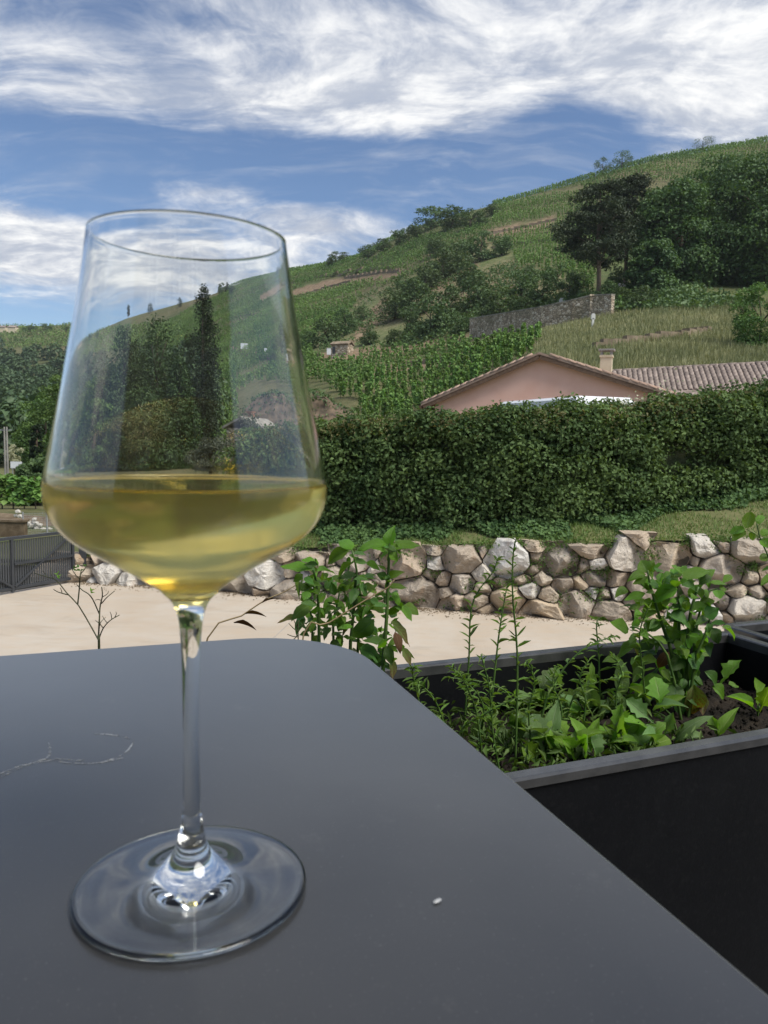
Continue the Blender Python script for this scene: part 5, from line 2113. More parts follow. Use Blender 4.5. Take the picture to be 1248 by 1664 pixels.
# scuffs in the coating
m, n = material('scuff')
out = n.add('ShaderNodeOutputMaterial')
b = n.add('ShaderNodeBsdfPrincipled')
b.inputs['Base Color'].default_value = (.20, .215, .23, 1)
b.inputs['Roughness'].default_value = .5
tr = n.add('ShaderNodeBsdfTransparent')
mx = n.add('ShaderNodeMixShader')
n.put(mx.inputs[0], n.step(n.noise(n.add('ShaderNodeTexCoord').outputs['Object'], 260, 4, .7), .35, .65))
n.nt.links.new(tr.outputs[0], mx.inputs[1])
n.nt.links.new(b.outputs[0], mx.inputs[2])
n.nt.links.new(mx.outputs[0], out.inputs[0])
iv = Matrix.Rotation(-ta, 3, 'Z')
for pts, wd in (([(152, 1193), (178, 1194), (206, 1199)], .0008), ([(206, 1199), (216, 1206), (200, 1226), (160, 1240), (110, 1240), (72, 1234), (30, 1250), (-10, 1268)], .0007),
                ([(88, 1233), (112, 1235), (138, 1236)], .0008), ([(164, 1240), (182, 1236), (201, 1232)], .0008), ([(79, 1208), (81, 1222), (74, 1236)], .0009), ([(0, 1258), (40, 1243), (84, 1236)], .0008)):
    P = catmull([tuple(iv @ (at_z(x, y, -.1676) - Vector((ctr.x, ctr.y, FLOOR)))) for x, y in pts], 18)
    V, Fc = [], []
    for i in range(18):
        d = P[min(i + 1, 17)] - P[max(i - 1, 0)]
        d = d / (np.linalg.norm(d) + 1e-9)
        w_ = wd * (.35 + .65 * math.sin(math.pi * (i + .5) / 18)) * rs.uniform(.6, 1.2)
        s = np.array([-d[1], d[0], 0]) * w_
        V += [P[i] - s + [0, 0, .00015 - 0], P[i] + [0, 0, .0005], P[i] + s + [0, 0, .00015]]
    for i in range(17):
        for k in range(2):
            Fc.append((i * 3 + k, i * 3 + k + 1, i * 3 + k + 4, i * 3 + k + 3))
    ob('scuff_mark', mesh_np('scuff_mark', V, Fc, MAT['scuff']), table)
# crumb
p = at_z(710, 1467, -.1676)
bm = bmesh.new()
bmesh.ops.create_icosphere(bm, subdivisions=2, radius=.0010)
for vt in bm.verts:
    vt.co *= 1 + .5 * mnoise.noise(vt.co * 900)
    vt.co.x *= .8
    vt.co.y *= 1.9
    vt.co.z *= .5
me = bpy.data.meshes.new('crumb')
bm.to_mesh(me)
bm.free()
me.materials.append(MAT['galvanised'])
o = ob('crumb', me, None, (p.x, p.y, TT + .0008))
o.rotation_euler = (0, 0, -.9)
tag(o, 'tiny white crumb lying on the dark table', 'crumb')

# ------------------------------------------------------------------ wine glass
GX, GY = -.0684, .27
wg = thing('wine_glass', 'large stemmed wine glass half filled with white wine on the table', 'wine glass', (GX, GY, TT + .0004))
outer = [(0, .0006), (.030, .0004), (.0385, .0), (.0413, .0004), (.0420, .0013), (.0414, .0022), (.0385, .0028), (.030, .0036), (.0215, .0050), (.0150, .0072), (.0105, .0100),
         (.0075, .0132), (.0058, .0165), (.0047, .0205), (.0037, .0265), (.0032, .035), (.0029, .049), (.0030, .064), (.0032, .078), (.0035, .090), (.0040, .0985), (.0050, .1040),
         (.0068, .1080), (.0092, .1105), (.0130, .1140), (.0232, .1205), (.0350, .1276), (.0415, .1326), (.0456, .1380), (.0477, .1440), (.0479, .1485), (.0472, .1545), (.0455, .163),
         (.0430, .175), (.0401, .1898), (.0368, .2076), (.0340, .2260), (.0330, .2325)]
inner = [(.03295, .2337), (.0323, .2338), (.0319, .2327), (.0330, .2260), (.0358, .2076), (.0391, .1898), (.0420, .175), (.0445, .163), (.0462, .1545), (.0466, .1506)]
winep = [(0, .1128), (.0050, .1134), (.0105, .1152), (.0205, .1212), (.0325, .1286), (.0398, .1340), (.0443, .1392), (.0465, .1445), (.0469, .1480), (.0466, .1506)]


def resample(pts, per=5):
    return catmull(pts, (len(pts) - 1) * per + 1)


full = np.concatenate([resample(outer), resample(inner)[0:]])
full[:, 0] = np.maximum(full[:, 0], 0)


def lathe(name, prof, mats, parent, norm=None, midx=None, seg=128):
    prof = np.asarray(prof)
    k = len(prof)
    tg = np.gradient(prof, axis=0) if norm is None else norm
    nr_ = np.stack([tg[:, 1], -tg[:, 0]], 1)
    nr_ /= np.linalg.norm(nr_, axis=1, keepdims=True) + 1e-12
    a = np.arange(seg) * 2 * np.pi / seg
    V = np.stack([prof[:, None, 0] * np.cos(a), prof[:, None, 0] * np.sin(a), np.repeat(prof[:, 1:2], seg, 1)], 2)
    Nn = np.stack([nr_[:, None, 0] * np.cos(a), nr_[:, None, 0] * np.sin(a), np.repeat(nr_[:, 1:2], seg, 1)], 2)
    ii, ss = np.meshgrid(np.arange(k - 1), np.arange(seg), indexing='ij')
    s2 = (ss + 1) % seg
    Fc = np.stack([ii * seg + ss, ii * seg + s2, (ii + 1) * seg + s2, (ii + 1) * seg + ss], -1).reshape(-1, 4)
    mi = None if midx is None else np.repeat(midx, seg)
    me = mesh_np(name, V.reshape(-1, 3), Fc, None, True, mats, mi)
    me.normals_split_custom_set_from_vertices(Nn.reshape(-1, 3).tolist())
    return ob(name, me, parent)


full[0, 0] = 1e-5
tgf = np.gradient(full, axis=0)
zz = full[:, 1]
nout = len(resample(outer))
i1 = next(i for i in range(40, nout) if zz[i] > .0205)
i2 = next(i for i in range(i1, nout) if zz[i] > .1080)
lathe('foot', full[:i1 + 1], [MAT['clear_glass']], wg, tgf[:i1 + 1])
lathe('stem', full[i1:i2 + 1], [MAT['clear_glass']], wg, tgf[i1:i2 + 1])
lathe('bowl', full[i2:], [MAT['misted_glass']], wg, tgf[i2:])
sidep = resample(winep)
sidep[0, 0] = 1e-5
topp = np.array([(.0466, .1506), (.0461, .1500), (.0454, .1497), (.0440, .1495), (.041, .1494), (.030, .1494), (.015, .1494), (1e-5, .1494)])
wp = np.concatenate([sidep, topp])
ntg = np.concatenate([np.gradient(sidep, axis=0), np.gradient(topp, axis=0)])
mi = np.array([0] * (len(sidep) - 1) + [1] * (len(topp)))
wine = lathe('wine', wp, [MAT['wine_side'], MAT['wine_top']], None, ntg, mi)
wine.location = (GX, GY, TT + .0004)
tag(wine, 'pale golden white wine filling the bowl of the glass', 'wine')

# ------------------------------------------------------------------ planters
pa = math.radians(22.5)
pt, pn = Vector((math.cos(pa), math.sin(pa), 0)), Vector((-math.sin(pa), math.cos(pa), 0))
RIM = EYE - .33
SOIL = EYE - .415


def PW(t, n, z):
    q = pt * t + pn * n
    return Vector((q.x, q.y, z))


def soil_z(x, y):
    v = Vector((x * 9, y * 9, 0))
    return SOIL + .012 * mnoise.fractal(v, 1.0, 2.0, 4) + .006 * mnoise.noise(v * 6)


def planter(t0, t1, n0, n1, label, soil_drop=0.0):
    H = RIM - FLOOR
    c = PW((t0 + t1) / 2, (n0 + n1) / 2, FLOOR)
    p = thing('planter', label, 'planter', c, 'black planters along the terrace edge')
    p.rotation_euler = (0, 0, pa)
    hx, hy = (t1 - t0) / 2, (n1 - n0) / 2

    def ring(i, z, r=.018, seg=5):
        o = []
        for sx, sy, a0 in ((1, 1, 0), (-1, 1, 90), (-1, -1, 180), (1, -1, 270)):
            for q in range(seg + 1):
                a = math.radians(a0 + 90 * q / seg)
                rr_ = max(.002, r - i)
                o.append((sx * (hx - i - rr_) + rr_ * math.cos(a), sy * (hy - i - rr_) + rr_ * math.sin(a), z))
        return o

    def strip(rings):
        V, Fc = [], []
        k = len(rings[0])
        for r in rings:
            V += r
        for q in range(len(rings) - 1):
            for s in range(k):
                s2 = (s + 1) % k
                Fc.append((q * k + s, q * k + s2, (q + 1) * k + s2, (q + 1) * k + s))
        return V, Fc, k
    V, Fc, k = strip([ring(.012, 0), ring(.004, H - .012)])
    V2, F2, k = strip([ring(.018, H - .012), ring(.024, .06)])
    b = len(V)
    Fi = Fc + [tuple(i + b for i in f) for f in F2] + [tuple(range(k))[::-1], tuple(b + k + i for i in range(k))]
    ob('body', mesh_np('body', V + V2, Fi, MAT['planter_plastic']), p)
    # folded rim
    V, Fc, k = strip([ring(.004, H - .014), ring(.0005, H - .012), ring(0, H - .003), ring(.0012, H - .0006), ring(.003, H), ring(.0155, H), ring(.0175, H - .0008), ring(.0185, H - .003), ring(.0185, H - .016)])
    ob('rim', mesh_np('rim', V, Fc, MAT['planter_rim']), p)
    # soil
    sx, sy = hx - .0215, hy - .0215
    nx, ny = 90, 36
    V, Fc = [], []
    R = Matrix.Rotation(pa, 3, 'Z')
    for i in range(nx + 1):
        for j in range(ny + 1):
            l = Vector((-sx + 2 * sx * i / nx, -sy + 2 * sy * j / ny, 0))
            w = R @ l + c
            V.append((l.x, l.y, soil_z(w.x, w.y) - FLOOR - soil_drop))
    for i in range(nx):
        for j in range(ny):
            q = i * (ny + 1) + j
            Fc.append((q, q + ny + 1, q + ny + 2, q + 1))
    so = ob('soil', mesh_np('soil', V, Fc, MAT['soil'], True), p)
    # crumbs of earth
    C = np.column_stack([rng.uniform(-sx, sx, 2600), rng.uniform(-sy, sy, 2600)])
    zc = []
    for x, y in C:
        w = R @ Vector((x, y, 0)) + c
        zc.append(soil_z(w.x, w.y) - FLOOR - soil_drop + .002)
    C = np.column_stack([C, zc])
    s = rng.uniform(.0015, .006, len(C))
    D = np.array([(1, 0, 0), (-.5, .8, 0), (-.5, -.8, 0), (0, 0, .9), (0, 0, -.6)])
    Vc = (C[:, None, :] + D[None] * s[:, None, None] * rng.uniform(.6, 1.3, (len(C), 5, 1))).reshape(-1, 3)
    fb = np.arange(len(C))[:, None, None] * 5
    Fc = (fb + np.array([[0, 1, 3], [1, 2, 3], [2, 0, 3], [1, 0, 4], [2, 1, 4], [0, 2, 4]])[None]).reshape(-1, 3)
    tag(ob('soil_crumbs', mesh_np('soil_crumbs', Vc, Fc, MAT['soil']), so), None, None, None, 'stuff')
    return p


planter(.085, 1.085, .617, 1.008, 'black rectangular planter full of herbs beside the table')
planter(1.11, 2.11, .60, 1.05, 'black planter at the right edge, beyond the herb planter', .03)
planter(-.945, .06, .617, 1.008, 'black planter hidden behind the far edge of the table')

# ------------------------------------------------------------------ plants
LEAF = {}


def leaf_mesh(shape, var, mat):
    key = (shape, var, mat)
    if key in LEAF:
        return LEAF[key]
    r = random.Random(hash((shape, var)) % 9999 if False else (sum(map(ord, shape)) * 7 + var * 13))
    na, nc = (9, 4) if shape in ('rocket',) else (7, 4)
    if shape == 'narrow':
        na, nc = 5, 2
    bend = (.16, .34, .55, -.14)[var % 4]
    cup = (.26, .42, .10, .34)[var % 4]
    V, UV = [], []
    for i in range(na + 1):
        t = i / na
        if shape == 'ovate':
            hwid = math.sin(math.pi * min(1, t ** .74)) ** 1.05 * .5
        elif shape == 'round':
            hwid = math.sqrt(max(0, 1 - (2 * t - 1) ** 2)) * .5 * (1 - .12 * t)
        elif shape == 'narrow':
            hwid = math.sin(math.pi * t ** .9) ** .8 * .5
        else:
            stalk = .07 if t < .28 else 0
            tt_ = max(0, (t - .25) / .75)
            hwid = max(stalk, math.sin(math.pi * tt_ ** .8) ** .7 * .5 * (1 + .22 * math.sin(tt_ * 21 + var)))
        for j in range(nc + 1):
            s = -1 + 2 * j / nc
            ed = 1 + (.06 * math.sin(t * 31 + s * 2 + var) if shape in ('ovate', 'rocket') and abs(s) > .9 else 0)
            x = s * hwid * ed
            z = cup * abs(s) * hwid * 1.1 - (.16 * (abs(s) ** 2) * hwid if shape == 'ovate' else 0)
            wav = .025 * math.sin(t * 13 + var * 2 + (2 if s > 0 else 0)) * abs(s)
            # droop along the blade
            a = bend * 2.2 * t
            y = math.sin(a) / (bend * 2.2) if abs(bend) > 1e-3 else t
            zz_ = -(1 - math.cos(a)) / (bend * 2.2) + z + wav
            V.append((x, y, zz_))
            UV.append((.5 + .5 * s, t))
    Fc = []
    for i in range(na):
        for j in range(nc):
            q = i * (nc + 1) + j
            Fc.append((q, q + 1, q + nc + 2, q + nc + 1))
    me = mesh_np('leaf', V, Fc, MAT[mat], True)
    uv = me.uv_layers.new(name='UVMap')
    for lp in me.loops:
        uv.data[lp.index].uv = UV[lp.vertex_index]
    LEAF[key] = me
    return me


def leaf(parent, B, T, width, mat, shape='ovate', var=None, face=.8, name='leaf', hint=None):
    """a leaf from stalk point B to tip T; world coordinates, parent has only a translation"""
    y = (T - B)
    L = y.length
    if L < 1e-5:
        return
    y.normalize()
    cam_dir = (Vector((0, 0, EYE)) - B).normalized()
    nh = hint or (cam_dir * face + Vector((rnd.gauss(0, .35), rnd.gauss(0, .2), .75 + rnd.gauss(0, .25))))
    z = nh - y * nh.dot(y)
    if z.length < 1e-4:
        z = y.orthogonal()
    z.normalize()
    x = y.cross(z)
    if var is None:
        var = rnd.randrange(4)
    o = ob(name, leaf_mesh(shape, var, mat), parent)
    Mx = Matrix((x * width, y * L, z * L)).transposed().to_4x4()
    Mx.translation = B - parent.location
    o.matrix_local = Mx
    return o


def stem(parent, pts, r0, r1, mat='stem_green', n=10, name='stem', sides=6):
    P = catmull([tuple(p - parent.location) for p in pts], n)
    rad = [r0 + (r1 - r0) * i / (n - 1) for i in range(n)]
    return MB().tube([Vector(p) for p in P], rad, sides).build(name, MAT[mat], parent, True)


class Crop:
    def __init__(self, x0, y0, sc, y):
        self.x0, self.y0, self.sc, self.y = x0, y0, sc, y

    def __call__(self, cx, cy, dy=0.0):
        return at_y(self.x0 + cx / self.sc, self.y0 + cy / self.sc, self.y + dy)

    def w(self, px):
        return px / self.sc * self.y / F


# --- basil behind the table corner
cr = Crop(440, 840, 4.457, .90)
ba = thing('basil_plant', 'tall leafy basil behind the rounded corner of the table', 'basil plant', (0, 0, 0))
b0 = at_y(590, 1160, .90)
b0.z = SOIL
ba.location = b0
for pts, dy, ra in (([(800, 1330), (812, 1110), (835, 800), (850, 480), (856, 280), (864, 190)], 0, .0032), ([(560, 1330), (575, 960), (597, 740), (612, 480), (622, 380), (588, 240)], .02, .0027),
                    ([(600, 1330), (630, 960), (645, 720), (650, 560), (628, 420)], .05, .0024), ([(370, 1330), (350, 890), (345, 640), (330, 480), (300, 360)], .02, .0026),
                    ([(470, 1330), (455, 900), (450, 760), (480, 640), (500, 540)], .06, .0022), ([(280, 1300), (300, 900), (290, 700), (240, 620)], .04, .002)):
    P = [cr(x, y, dy) for x, y in pts]
    P[0].z = SOIL - .02
    stem(ba, P, ra, ra * .45, 'stem_green')
BL = [  # base, tip, width, material, depth
    (862, 215, 868, 52, 98, 'basil', 0), (850, 205, 583, 213, 80, 'basil', 0), (868, 212, 1098, 238, 95, 'basil', 0), (850, 228, 930, 208, 45, 'basil_dark', -.015), (850, 262, 765, 305, 55, 'basil', 0),
    (860, 262, 928, 315, 60, 'basil', -.01), (845, 440, 765, 418, 62, 'basil_dark', 0), (850, 440, 950, 385, 58, 'basil', 0), (850, 500, 992, 532, 55, 'basil', .01), (868, 560, 1034, 625, 85, 'basil', .01),
    (955, 650, 1155, 660, 85, 'basil', 0), (955, 640, 1018, 768, 58, 'basil', -.01), (905, 640, 875, 770, 90, 'basil', .02), (840, 640, 738, 660, 55, 'basil_dark', -.01), (820, 700, 690, 620, 80, 'basil', .03),
    (870, 760, 1045, 925, 120, 'basil_yellow', 0), (900, 830, 965, 975, 60, 'basil_brown', -.015), (840, 905, 662, 915, 75, 'basil_dark', -.01), (845, 930, 872, 1085, 75, 'basil_dark', -.015),
    (880, 1030, 868, 1175, 70, 'basil_yellow', 0), (955, 950, 1005, 1075, 65, 'basil_yellow', 0), (750, 740, 555, 945, 120, 'basil_dark', -.01), (640, 950, 810, 1010, 110, 'basil_dark', .02),
    (588, 240, 500, 98, 98, 'basil', 0), (570, 235, 362, 335, 92, 'basil', 0), (560, 250, 440, 300, 70, 'basil', .01), (600, 262, 692, 262, 45, 'basil_dark', -.01), (605, 322, 708, 322, 52, 'basil_dark', -.015),
    (600, 330, 425, 445, 60, 'basil', -.01), (690, 330, 805, 372, 56, 'basil', .01), (620, 420, 475, 430, 75, 'basil_dark', 0), (630, 425, 755, 475, 85, 'basil', .02), (640, 500, 758, 540, 90, 'basil_dark', 0),
    (620, 515, 575, 625, 66, 'basil_dark', -.01), (570, 480, 470, 545, 66, 'basil', .02), (300, 375, 70, 385, 92, 'basil', 0), (235, 415, 155, 470, 55, 'basil', .01), (335, 330, 228, 300, 58, 'basil', 0),
    (345, 345, 250, 352, 46, 'basil_dark', -.02), (335, 395, 480, 360, 85, 'basil', .01), (240, 440, 318, 482, 55, 'basil_dark', -.01), (320, 625, 95, 695, 100, 'basil', 0), (220, 715, 40, 748, 55, 'basil_yellow', .01),
    (245, 735, 218, 832, 46, 'basil_dark', 0), (310, 745, 280, 840, 55, 'basil', 0), (275, 540, 235, 600, 66, 'basil', -.01), (400, 555, 340, 590, 55, 'basil', .02), (330, 640, 205, 640, 66, 'basil_dark', -.01),
    (465, 570, 440, 465, 55, 'basil_dark', .03), (520, 655, 430, 725, 76, 'basil', .02), (525, 735, 475, 830, 88, 'basil', .01), (570, 755, 535, 865, 66, 'basil_yellow', 0), (420, 470, 400, 400, 50, 'basil', .02),
    (480, 620, 560, 690, 80, 'basil', .05), (660, 640, 590, 560, 70, 'basil_dark', .04), (700, 560, 800, 500, 75, 'basil', .05), (440, 800, 360, 880, 70, 'basil_dark', .03), (600, 860, 700, 800, 80, 'basil', .05),
    (760, 860, 690, 780, 80, 'basil', .05), (700, 1010, 640, 900, 90, 'basil', .04), (500, 900, 420, 960, 80, 'basil_dark', .03), (790, 1090, 730, 960, 90, 'basil_dark', .03), (360, 860, 300, 940, 70, 'basil', .03),
    (520, 480, 450, 380, 60, 'basil', .04), (390, 520, 460, 440, 60, 'basil_dark', .03), (300, 520, 370, 580, 60, 'basil', .03), (880, 360, 950, 300, 44, 'basil', .03), (640, 300, 560, 330, 52, 'basil', .02),
]
for (x0, y0, x1, y1, w_, mt, dy) in BL:
    leaf(ba, cr(x0, y0, dy), cr(x1, y1, dy + rnd.uniform(-.02, .015)), cr.w(w_) * 1.12, mt)
for q in range(150):     # leaves filling the inside of the plant
    x = rnd.uniform(230, 960)
    y = rnd.uniform(380 if x < 700 else 560, 1060 if x > 420 else 860)
    dy = rnd.uniform(.01, .08)
    a = rnd.gauss(0, 1)
    leaf(ba, cr(x, y, dy), cr(x + 92 * math.sin(a), y - 70 * math.cos(a) + rnd.uniform(0, 60), dy + rnd.gauss(0, .02)), cr.w(rnd.uniform(36, 76)), rnd.choice(['basil', 'basil', 'basil_dark']))
for q in range(90):     # small leaves in the axils
    x, y = rnd.choice([(850, 450), (612, 480), (330, 480), (345, 640), (835, 800), (640, 600), (480, 640), (600, 740), (300, 380), (590, 260), (860, 240), (450, 780), (815, 1000)])
    x += rnd.gauss(0, 40)
    y += rnd.gauss(0, 45)
    dy = rnd.uniform(-.02, .05)
    leaf(ba, cr(x, y, dy), cr(x + rnd.gauss(0, 55), y + rnd.uniform(-60, 50), dy + rnd.gauss(0, .02)), cr.w(rnd.uniform(26, 48)), rnd.choice(['basil', 'basil', 'basil_dark']))

# --- basil in the right half of the planter
cr = Crop(960, 800, 3.781, 1.10)
bb = thing('basil_plant', 'bushy basil with hanging yellowed lower leaves near the far right corner of the planter', 'basil plant', (0, 0, 0))
b0 = at_z(1114, 1165, SOIL - EYE)
cr.y = b0.y
bb.location = b0
for pts, dy, ra in (([(590, 1385), (590, 1100), (600, 850), (622, 700), (662, 580)], 0, .0042), ([(588, 1385), (545, 900), (540, 650), (530, 530)], .02, .0034), ([(592, 1385), (640, 1050), (700, 880), (742, 740)], -.01, .003),
                    ([(580, 1385), (500, 1000), (440, 820), (372, 600), (350, 480)], 0, .0034), ([(575, 1385), (470, 1000), (300, 840), (240, 830)], -.02, .0025), ([(600, 1385), (640, 900), (700, 640), (790, 590)], .03, .0026)):
    P = [cr(x, y, dy) for x, y in pts]
    P[0] = Vector((P[0].x, P[0].y, SOIL - .02))
    stem(bb, P, ra, ra * .4, 'stem_green')
RL = [
    (350, 495, 298, 398, 85, 'basil', 0), (362, 490, 378, 415, 70, 'basil', .01), (340, 505, 212, 522, 66, 'basil', 0), (370, 490, 455, 448, 66, 'basil', 0), (352, 520, 262, 575, 58, 'basil', -.01), (415, 570, 352, 545, 75, 'basil_dark', 0),
    (530, 545, 448, 500, 66, 'basil_dark', .01), (540, 505, 562, 438, 66, 'basil', .02), (540, 540, 478, 522, 66, 'basil', 0), (560, 525, 745, 458, 86, 'basil', 0), (665, 560, 735, 445, 76, 'basil', .01), (735, 560, 850, 550, 52, 'basil', 0),
    (790, 590, 830, 600, 56, 'basil', 0), (780, 600, 790, 672, 66, 'basil', 0), (560, 570, 705, 600, 58, 'basil_dark', -.01), (535, 590, 345, 662, 92, 'basil', -.01), (530, 605, 432, 590, 66, 'basil_dark', .01), (335, 620, 205, 680, 66, 'basil', 0),
    (262, 700, 170, 690, 46, 'basil', 0), (540, 655, 590, 725, 95, 'basil_dark', -.015), (480, 755, 665, 812, 115, 'basil_dark', -.02), (605, 720, 765, 690, 95, 'basil', .01), (662, 690, 745, 640, 70, 'basil', .02), (700, 765, 795, 718, 95, 'basil_dark', -.01),
    (722, 785, 655, 782, 58, 'basil_dark', 0), (742, 800, 835, 822, 56, 'basil_dark', 0), (742, 830, 822, 938, 76, 'basil_dark', -.01), (232, 845, 135, 788, 95, 'basil', 0), (250, 832, 335, 790, 66, 'basil', 0), (285, 900, 148, 1015, 66, 'basil', 0),
    (292, 930, 225, 1005, 76, 'basil_yellow', 0), (620, 845, 675, 940, 95, 'basil', .02), (700, 870, 735, 950, 86, 'basil', .02), (520, 830, 478, 925, 95, 'basil', .02), (500, 905, 425, 840, 86, 'basil_dark', .01), (560, 925, 572, 845, 96, 'basil', .03),
    (480, 980, 385, 1105, 66, 'basil_brown', -.015), (565, 1015, 495, 1090, 86, 'basil_dark', 0), (600, 1000, 695, 1085, 115, 'basil_dark', -.01), (635, 1180, 640, 1425, 125, 'basil_yellow', -.02), (530, 1180, 495, 1315, 105, 'basil_dark', -.02),
    (690, 1245, 692, 1385, 66, 'basil_yellow', 0), (745, 1190, 865, 1270, 86, 'basil', 0), (465, 1150, 235, 1222, 120, 'basil', -.01), (700, 1100, 825, 1205, 76, 'basil_dark', 0), (620, 1130, 765, 1160, 58, 'basil_dark', -.01), (400, 700, 310, 760, 80, 'basil', .01),
    (430, 790, 350, 850, 85, 'basil', .02), (560, 780, 640, 860, 90, 'basil', .03), (470, 640, 400, 720, 80, 'basil', .02), (600, 640, 680, 560, 70, 'basil', .03), (500, 1040, 420, 1010, 80, 'basil', .03), (650, 950, 740, 1000, 85, 'basil', .03),
    (540, 1100, 460, 1180, 95, 'basil', .02), (640, 1060, 600, 1160, 90, 'basil_dark', 0), (450, 1200, 380, 1320, 90, 'basil_yellow', 0), (560, 1250, 540, 1380, 80, 'basil_dark', 0), (300, 1000, 260, 1100, 60, 'basil', .02), (380, 900, 300, 960, 80, 'basil_dark', .02),
    (560, 480, 640, 450, 70, 'basil', .03), (440, 520, 520, 470, 70, 'basil', .03), (690, 600, 760, 640, 56, 'basil', .02), (410, 600, 330, 560, 66, 'basil', .02), (330, 1060, 270, 1180, 80, 'basil', .0), (420, 1080, 350, 1200, 84, 'basil_dark', .02),
]
for (x0, y0, x1, y1, w_, mt, dy) in RL:
    leaf(bb, cr(x0, y0, dy), cr(x1, y1, dy + rnd.uniform(-.025, .015)), cr.w(w_) * 1.08, mt)
for q in range(190):
    f = rnd.random()
    x, y = 510 + rnd.gauss(0, 125), 470 + f * 800
    dy = rnd.uniform(-.03, .06)
    leaf(bb, cr(x, y, dy), cr(x + rnd.gauss(0, 60), y + rnd.uniform(-40, 80), dy + rnd.gauss(0, .02)), cr.w(rnd.uniform(32, 68)), rnd.choice(['basil', 'basil', 'basil_dark']))

# --- low salad rosettes
cr = Crop(640, 820, 2.0526, .95)
SL = [(500, 830, 448, 672, 92, 'rocket'), (515, 805, 545, 645, 62, 'rocket'), (480, 880, 436, 805, 66, 'sprout'), (470, 890, 568, 848, 52, 'sprout'), (632, 800, 606, 695, 56, 'sprout'), (620, 862, 582, 785, 70, 'sprout'), (640, 850, 662, 765, 66, 'sprout'),
      (735, 790, 742, 682, 92, 'sprout'), (700, 760, 645, 655, 66, 'rocket'), (565, 680, 602, 606, 56, 'rocket'), (790, 815, 825, 735, 76, 'rocket'), (850, 815, 930, 762, 56, 'sprout'), (700, 850, 765, 820, 56, 'sprout'), (935, 800, 1006, 668, 52, 'rocket'),
      (955, 790, 1036, 768, 46, 'rocket'), (1083, 770, 1142, 662, 42, 'sprout'), (1075, 765, 1058, 706, 40, 'sprout'), (480, 640, 522, 528, 66, 'rocket'), (470, 650, 440, 590, 56, 'rocket'), (340, 610, 398, 545, 76, 'sprout'), (320, 640, 138, 602, 28, 'sprout'),
      (560, 620, 518, 548, 50, 'rocket'), (758, 640, 790, 522, 58, 'rocket'), (1212, 690, 1222, 578, 74, 'sprout'), (1212, 690, 1138, 616, 34, 'sprout'), (1220, 690, 1262, 596, 50, 'sprout'), (1090, 600, 1148, 510, 60, 'sprout'), (680, 720, 705, 655, 60, 'rocket'),
      (600, 740, 552, 672, 60, 'rocket'), (665, 850, 690, 760, 60, 'rocket'), (560, 850, 532, 720, 72, 'rocket'), (590, 850, 610, 750, 60, 'rocket'), (760, 850, 812, 770, 60, 'rocket'), (430, 800, 395, 700, 56, 'rocket'), (440, 760, 480, 690, 60, 'rocket'),
      (380, 820, 350, 740, 46, 'rocket'), (300, 800, 260, 720, 46, 'rocket'), (880, 800, 860, 730, 50, 'rocket'), (660, 700, 620, 620, 50, 'rocket'), (720, 700, 760, 640, 50, 'rocket'), (520, 740, 500, 640, 60, 'rocket'), (240, 700, 200, 640, 40, 'rocket'),
      (350, 760, 300, 690, 50, 'sprout'), (540, 850, 490, 780, 60, 'rocket'), (810, 840, 760, 770, 50, 'rocket'), (900, 770, 930, 700, 40, 'rocket'), (620, 660, 700, 560, 40, 'sprout'), (1000, 790, 960, 745, 40, 'rocket')]
heads = [(500, 850, 'grey green salad rosette at the front left of the planter'), (610, 870, 'bright lobed salad seedling against the near rim of the planter'), (740, 810, 'broad leaved bright seedling in the middle of the planter'),
         (870, 820, 'pale salad seedling near the foot of the bushy basil'), (960, 800, 'single long leaved seedling right of the pale salad'), (1080, 775, 'small two leaved seedling on bare soil right of the basil'), (1213, 705, 'light green seedling at the right edge of the planter'),
         (480, 680, 'grey green salad plant in the shade of the far planter wall'), (340, 660, 'small bright seedling among the narrow leaved stems'), (700, 700, 'dull green salad plant behind the broad leaved seedling'), (1090, 640, 'upright bright leaf seedling close behind the basil'),
         (370, 830, 'low salad plant at the table corner of the planter')]
for q in range(60):
    x = rs.uniform(330, 900)
    y = rs.uniform(690, 870) - (x - 330) * .06
    a = rs.gauss(0, .7)
    L = rs.uniform(75, 140)
    SL.append((x, y, x + L * math.sin(a), y - L * math.cos(a) * .8, rs.uniform(38, 72), rs.choice(['rocket', 'sprout', 'sprout'])))
plants = []
for hx_, hy_, lab in heads:
    p = at_z(640 + hx_ / 2.0526, 820 + hy_ / 2.0526, SOIL - EYE)
    t = thing('salad_seedling', lab, 'seedling', (p.x, p.y, SOIL - .003))
    plants.append((hx_, hy_, p, t))
for (x0, y0, x1, y1, w_, mt) in SL:
    hx_, hy_, p, t = min(plants, key=lambda q: (q[0] - (x0 * .7 + x1 * .3)) ** 2 + 1.5 * (q[1] - max(y0, y1)) ** 2)
    yy = p.y + rnd.uniform(-.02, .01)
    c2 = Crop(640, 820, 2.0526, yy)
    B, T = c2(x0, y0), c2(x1, y1, rnd.uniform(-.03, .02))
    B.z = max(B.z, SOIL + .004)
    T.z = max(T.z, SOIL + .02)
    leaf(t, B, T, c2.w(w_), mt, 'rocket' if rnd.random() < .75 else 'ovate', face=.6)
    stem(t, [p + Vector((0, 0, -.004)), p.lerp(B, .5) + Vector((0, 0, .012)), B], .0016, .0010, 'stem_green', 6)

